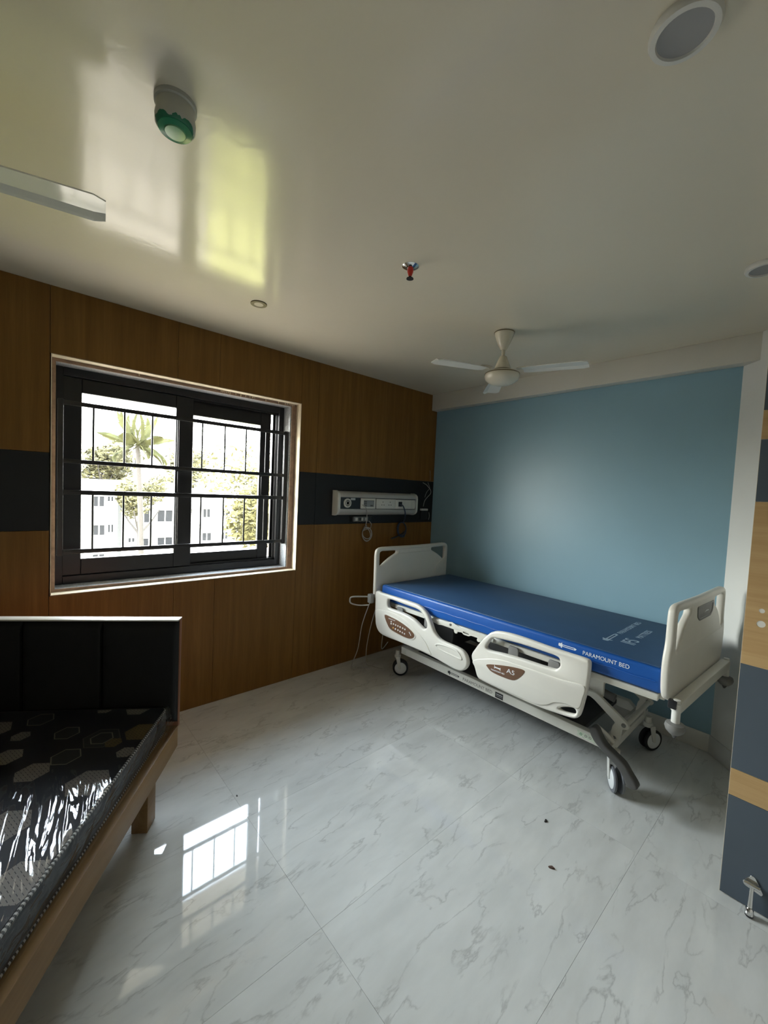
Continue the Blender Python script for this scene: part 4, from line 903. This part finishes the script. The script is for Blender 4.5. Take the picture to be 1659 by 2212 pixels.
def pad_mesh(w, h, d):
    bm = bmesh.new(); nx_, nz_ = 48, 24; g = []
    for i in range(nx_+1):
        col_ = []
        for k in range(nz_+1):
            u, v = i/nx_*2-1, k/nz_*2-1
            puff = (1-abs(u)**26)*(1-abs(v)**20)
            col_.append(bm.verts.new((u*w/2, -d*puff**0.6, v*h/2)))
        g.append(col_)
    for i in range(nx_):
        for k in range(nz_): bm.faces.new((g[i][k], g[i+1][k], g[i+1][k+1], g[i][k+1]))
    rim = [g[i][0] for i in range(nx_+1)] + [g[nx_][k] for k in range(1, nz_+1)] + [g[i][nz_] for i in range(nx_-1, -1, -1)] + [g[0][k] for k in range(nz_-1, 0, -1)]
    back = [bm.verts.new((v.co.x, 0.006, v.co.z)) for v in rim]
    for i in range(len(rim)): j = (i+1) % len(rim); bm.faces.new((rim[i], back[i], back[j], rim[j]))
    bm.faces.new(back); bmesh.ops.recalc_face_normals(bm, faces=bm.faces)
    me = bpy.data.meshes.new('pad'); bm.to_mesh(me); bm.free(); return me
pm = pad_mesh(0.3275, 0.490, 0.022)
for k in range(3):
    o = finish('padded_panel', pm if k == 0 else pm.copy(), M['leather'], cot, True); o.location = (-0.166-0.3285*k-0.001, 0.029, 0.595)
# foam mattress in its film
cm = thing('cot_mattress', 'dark navy hexagon-print mattress still in clear plastic film on the low cot', 'mattress', CQ, ang)
mx0, mx1, my0, my1, mz0, mz1 = -W+0.035, -0.034, -1.90, -0.004, 0.330, 0.440
bm = bmesh.new(); add_box(bm, (mx0+0.008, my0+0.008, mz0), (mx1-0.004, my1-0.004, mz1-0.004), 0.012, 3)
bm_obj('mattress_side', bm, M['ticking_side'], cm, True)
bm = bmesh.new(); add_box(bm, (mx0+0.012, my0+0.012, mz1-0.006), (mx1-0.010, my1-0.010, mz1-0.001), 0.002, 2)
bm_obj('mattress_top', bm, M['ticking'], cm, True)
for z in (mz1-0.006, mz0+0.008):
    loop = [(mx1-0.006, my0+0.02, z), (mx1-0.006, my1-0.02, z), (mx1-0.02, my1-0.006, z), (mx0+0.02, my1-0.006, z), (mx0+0.006, my1-0.02, z), (mx0+0.006, my0+0.02, z), (mx0+0.02, my0+0.006, z), (mx1-0.02, my0+0.006, z)]
    tube('piping', loop, 0.0052, M['rope'], cm, n=8, closed=True)
# film: a loosely wrinkled skin round the mattress
bm = bmesh.new(); nu, nv = 60, 110; rows = []
sec = [(mx1+0.001, mz0+0.004), (mx1+0.003, mz0+0.03), (mx1+0.004, mz0+0.06), (mx1+0.003, mz0+0.085), (mx1-0.002, mz1+0.001)]
topx = [mx1-0.012-(mx1-mx0-0.024)*k/48 for k in range(49)]
prof2 = sec + [(x, mz1+0.003) for x in topx] + [(mx0+0.002, mz1+0.001), (mx0-0.003, mz0+0.07), (mx0-0.001, mz0+0.004)]
for j in range(nv+1):
    y = my0+0.001+(my1-my0-0.002)*j/nv; row = []
    for i, (x, z) in enumerate(prof2):
        p = Vector((x*9, y*3.2, z*12)); nzv = noise.noise(p)*0.5+noise.noise(Vector((x*26+y*4, y*7, z*30)))*0.35
        top_ = 5 <= i < 5+49
        d_ = 0.0035*nzv if top_ else 0.007*abs(nzv)
        row.append(bm.verts.new((x + (0 if top_ else (d_ if x > -0.5 else -d_)), y, z + (abs(d_)*0.8 if top_ else 0))))
    rows.append(row)
for j in range(nv):
    for i in range(len(prof2)-1): bm.faces.new((rows[j][i], rows[j+1][i], rows[j+1][i+1], rows[j][i+1]))
bm_obj('plastic_film', bm, M['film'], cm, True)
# crumpled ends of the film at the head corner
bm = bmesh.new()
gpts = [[Vector((mx1+0.004+0.018*noise.noise(Vector((i*.7, j*.9, 3)))+0.02*(i/6), my1-0.10+0.11*j/6, mz1+0.008-0.09*i/6+0.008*noise.noise(Vector((i*.8, j*.6, 9))))) for j in range(7)] for i in range(7)]
vv = [[bm.verts.new(p) for p in r] for r in gpts]
for i in range(6):
    for j in range(6): bm.faces.new((vv[i][j], vv[i+1][j], vv[i+1][j+1], vv[i][j+1]))
bm_obj('film_fold', bm, M['film'], cm, True)

# ------------------------------------------------------------------ scraps on the floor
def scrap(label, x, y, mat, s):
    bm = bmesh.new(); n = 7
    r = [s*random.uniform(0.5, 1.0) for _ in range(n)]
    A = [bm.verts.new((r[i]*math.cos(2*PI*i/n), 0.55*r[i]*math.sin(2*PI*i/n), 0.0005)) for i in range(n)]
    B = [bm.verts.new((0.8*v.co.x, 0.8*v.co.y, 0.003+0.003*random.random())) for v in A]
    for i in range(n): j = (i+1) % n; bm.faces.new((A[i], A[j], B[j], B[i]))
    bm.faces.new(A); bm.faces.new(B)
    o = bm_obj('scrap', bm, mat, None, False, (x, y, 0)); o.rotation_euler = (0, 0, random.uniform(0, 3)); tag(o, label, 'debris', 'scraps on the floor'); return o
SCRAPS = [('dark curled scrap on the floor tiles in front of the bed', -1.31, -1.95, 'debris_dark', 0.014),
          ('reddish brown scrap on the floor tiles nearest the door', -1.52, -2.08, 'debris_brown', 0.016),
          ('tiny dark crumb on the tiles beside the window reflection', -2.35, -0.93, 'debris_dark', 0.007)]
for l, x, y, mk, s in SCRAPS: scrap(l, x, y, M[mk], s)

# ------------------------------------------------------------------ outside
GZ = -9.0
structure(box('ground', (-90, 0.6, GZ-0.3), (120, 190, GZ), M['concrete']))
bm = bmesh.new()
vs = [bm.verts.new(p) for p in ((1.6, 12, GZ+0.02), (40, 12, GZ+0.02), (60, 44, GZ+0.02), (11.5, 44, GZ+0.02))]
bm.faces.new(vs); lw_ = bm_obj('lawn', bm, M['lawn']); structure(lw_)
bm = bmesh.new(); ng = 40; hg = []
for i in range(ng+1):
    r_ = []
    for j in range(13):
        x = -110+5.5*i; y = 80+8*j
        z = GZ+2+ (j/12)**0.7*15*(0.75+0.4*noise.noise(Vector((x*0.02, y*0.02, 1.5)))) + 2.0*noise.noise(Vector((x*0.1, y*0.1, 0)))
        r_.append(bm.verts.new((x, y, z)))
    hg.append(r_)
for i in range(ng):
    for j in range(12): bm.faces.new((hg[i][j], hg[i+1][j], hg[i+1][j+1], hg[i][j+1]))
structure(bm_obj('hill', bm, M['hill'], smooth=True))
def building(label, x0, x1, y0, y1, ztop, wins, mat, extra=None):
    b = thing('apartment_building', label, 'building', ((x0+x1)/2, y0, GZ), 0, 'buildings outside the window')
    def P(o):
        o.parent = b; o.matrix_parent_inverse = Matrix.Translation(-b.location); return o
    P(box('facade', (x0, y0, GZ), (x1, y1, ztop), mat)); P(box('parapet', (x0-0.1, y0-0.12, ztop), (x1+0.1, y1, ztop+0.25), mat))
    for cx, cz, w_, h_ in wins:
        fr = P(ring('window', cx-w_/2, cx+w_/2, cz-h_/2, cz+h_/2, y0-0.09, y0+0.01, 0.09, 0.09, 0.09, 0.09, mat))
        pn = box('pane', (cx-w_/2+0.07, y0-0.03, cz-h_/2+0.07), (cx+w_/2-0.07, y0-0.002, cz+h_/2-0.07), M['win_dark'], fr)
        box('mullion', (cx-0.05, y0-0.07, cz-h_/2+0.07), (cx+0.05, y0-0.02, cz+h_/2-0.07), mat, fr)
    if extra: extra(P)
    return b
bA = [(2.57,-0.75,1.05,1.15),(3.52,-0.50,0.65,0.65),(2.60,-3.55,1.1,1.15),(3.55,-3.40,0.62,0.95),(5.34,-1.85,0.6,0.55),(6.38,-2.2,1.25,1.5),(8.40,-2.2,1.6,1.4),(5.34,-4.65,0.7,0.6),(6.35,-4.95,1.2,1.0),(8.43,-4.9,1.6,1.0),
      (0.2,-0.75,1.1,1.15),(0.2,-3.6,1.1,1.15),(-2.6,-0.75,1.1,1.15),(-2.6,-3.6,1.1,1.15),(2.6,-6.4,1.1,1.15),(5.34,-7.3,1.1,1.15),(8.4,-7.3,1.6,1.2)]
def exA(P):
    P(box('drainpipe', (4.12, 44.80, GZ), (4.42, 45.0, -0.2), M['pipe']))
    for cx, cz in ((6.38, -3.0), (8.40, -3.0), (8.43, -5.6)): P(box('balcony', (cx-1.0, 44.4, cz-0.1), (cx+1.0, 45.0, cz+0.05), M['facade']))
building('white apartment block with a grey drainpipe behind the palm tree', -9, 10.4, 45, 55, 1.1, bA, M['facade'], exA)
bB = [(11.42,-1.8,0.75,0.7),(13.33,-2.05,0.95,1.15),(11.35,-4.45,0.75,0.6),(13.40,-4.85,1.15,1.1),(15.5,-2.0,0.9,1.0),(15.5,-4.8,0.9,1.0),(11.4,-7.2,0.9,1.0),(13.4,-7.5,1.1,1.1)]
def exB(P):
    for k in range(12): P(box('railing_post', (11.0+0.45*k, 47.0, 0.55), (11.06+0.45*k, 47.06, 1.35), M['pipe']))
    P(box('railing_bar', (11.0, 47.0, 1.30), (16.0, 47.06, 1.38), M['pipe']))
building('white apartment block with a roof railing right of the palm tree', 10.6, 17.2, 47, 57, 0.45, bB, M['facade'], exB)
bC = [(9.9,5.2,1.3,1.6),(12.2,5.2,1.3,1.6),(9.9,2.2,1.3,1.6),(14.6,5.2,1.3,1.6),(24.0,3.6,1.3,1.6),(26.6,3.6,1.3,1.6)]
building('distant grey-beige house on the hill above the palm', 7.0, 16.0, 92, 102, 7.0, bC[:4], M['facade_pink'])
building('distant grey-beige house on the hill to the right of the palm', 22.0, 30.0, 95, 104, 5.0, bC[4:], M['facade_pink'])
# trees
def leaf_cloud(n, blobs, size):
    verts, faces = [], []
    for _ in range(n):
        cx, cy, cz, r = random.choice(blobs)
        while True:
            p = Vector((random.uniform(-1, 1), random.uniform(-1, 1), random.uniform(-1, 1)))
            if 0.25 < p.length < 1: break
        p = Vector((cx, cy, cz))+p*r
        a = Vector((random.uniform(-1, 1), random.uniform(-1, 1), random.uniform(-.6, .6))).normalized(); b = a.orthogonal().normalized()
        s = size*random.uniform(0.6, 1.3); k = len(verts)
        verts += [p-a*s, p+b*s*0.45, p+a*s, p-b*s*0.45]; faces.append((k, k+1, k+2, k+3))
    me = bpy.data.meshes.new('crown'); me.from_pydata(verts, [], faces); return me
def tree(label, x, y, h, blobs, n, mat, size=0.22):
    t = thing('leafy_tree', label, 'tree', (x, y, GZ), 0, 'trees outside the window')
    tube('trunk', crv([(0, 0, 0), (0.15, 0.1, h*0.35), (-0.1, 0, h*0.7), (0.1, 0, h*0.92)], 4), [0.28-0.2*k/12 for k in range(13)], M['bark'], t, n=8)
    for a, l in ((0.4, 2.0), (2.4, 1.8), (4.3, 2.1)):
        tube('branch', [(0, 0, h*0.6), (l*0.6*math.cos(a), l*0.6*math.sin(a), h*0.74), (l*math.cos(a), l*math.sin(a), h*0.86)], [0.12, 0.08, 0.04], M['bark'], t, n=6)
    finish('crown', leaf_cloud(n, blobs, size), mat, t)
    return t
def blobs_of(r, h, k): return [(random.uniform(-r, r)*0.65, random.uniform(-r, r)*0.65, h+random.uniform(-r, r)*0.75, r*random.uniform(0.40, 0.62)) for _ in range(k)]
tree('big yellow-green tree filling the right pane of the window view', 9.4, 24.0, 11.5, blobs_of(3.3, 10.0, 14), 5200, M['leaf_y'], 0.20)
tree('broad tree leaning beside the white block at the right of the view', 14.2, 32.0, 10.0, blobs_of(2.6, 7.5, 12), 4200, M['leaf_y'], 0.22)
tree('brownish green tree behind the palm trunk', 5.2, 40.5, 9.0, blobs_of(2.0, 9.0, 9), 2600, M['leaf'], 0.2)
tree('round tree on the slope left of the palm crown', -1.2, 66.0, 13.0, blobs_of(4.2, 11.5, 10), 2600, M['leaf'], 0.4)
tree('tall tree on the slope behind the palm crown', 6.0, 70.0, 14.5, blobs_of(4.0, 12.5, 10), 2600, M['leaf'], 0.4)
tree('spreading tree on the slope above the right block', 17.5, 68.0, 14.0, blobs_of(4.6, 11.8, 10), 2800, M['leaf'], 0.4)
# palm
pl = thing('palm_tree', 'tall coconut palm with drooping fronds seen through the left pane', 'tree', (2.25, 25.0, GZ))
tube('trunk', crv([(0.05, 0, 0), (0.06, 0, 4), (0.02, 0, 8), (-0.12, 0, 10.8), (-0.22, 0, 12.5)], 6), [0.17-0.05*k/24 for k in range(25)], M['bark'], pl, n=10)
def frond_mesh(L, droop):
    bm = bmesh.new(); pts = []
    for k in range(13):
        t = k/12; pts.append(Vector((L*t*(1-0.25*droop*t), 0, 0.9*L*(0.35*t-droop*0.75*t*t))))
    add_tube(bm, pts, [0.035*(1-0.85*k/12) for k in range(13)], 5)
    for k in range(3, 56):
        t = k/56; i = min(int(t*12), 11); q = pts[i].lerp(pts[i+1], t*12-i); ln = L*0.27*math.sin(PI*min(1, t*0.85+0.18))
        for s in (-1, 1):
            d_ = Vector((0.55, s*0.75, -0.45)).normalized()
            a = bm.verts.new(q); b = bm.verts.new(q+d_*ln*0.5+Vector((0.024, 0, 0.014))); c = bm.verts.new(q+d_*ln+Vector((0, 0, -0.12*ln))); e2 = bm.verts.new(q+d_*ln*0.5-Vector((0.024, 0, 0.014)))
            bm.faces.new((a, b, c, e2))
    me = bpy.data.meshes.new('frond'); bm.to_mesh(me); bm.free(); me.materials.append(M['palm_leaf']); return me
fm = [frond_mesh(2.4, 0.25), frond_mesh(2.6, 0.6), frond_mesh(2.5, 1.0)]
for k in range(17):
    o = bpy.data.objects.new('frond', fm[k % 3]); link(o, pl)
    o.location = (-0.22, 0, 12.5); o.rotation_euler = (0, math.radians((-52, -18, 12)[k % 3]), k*2.399)
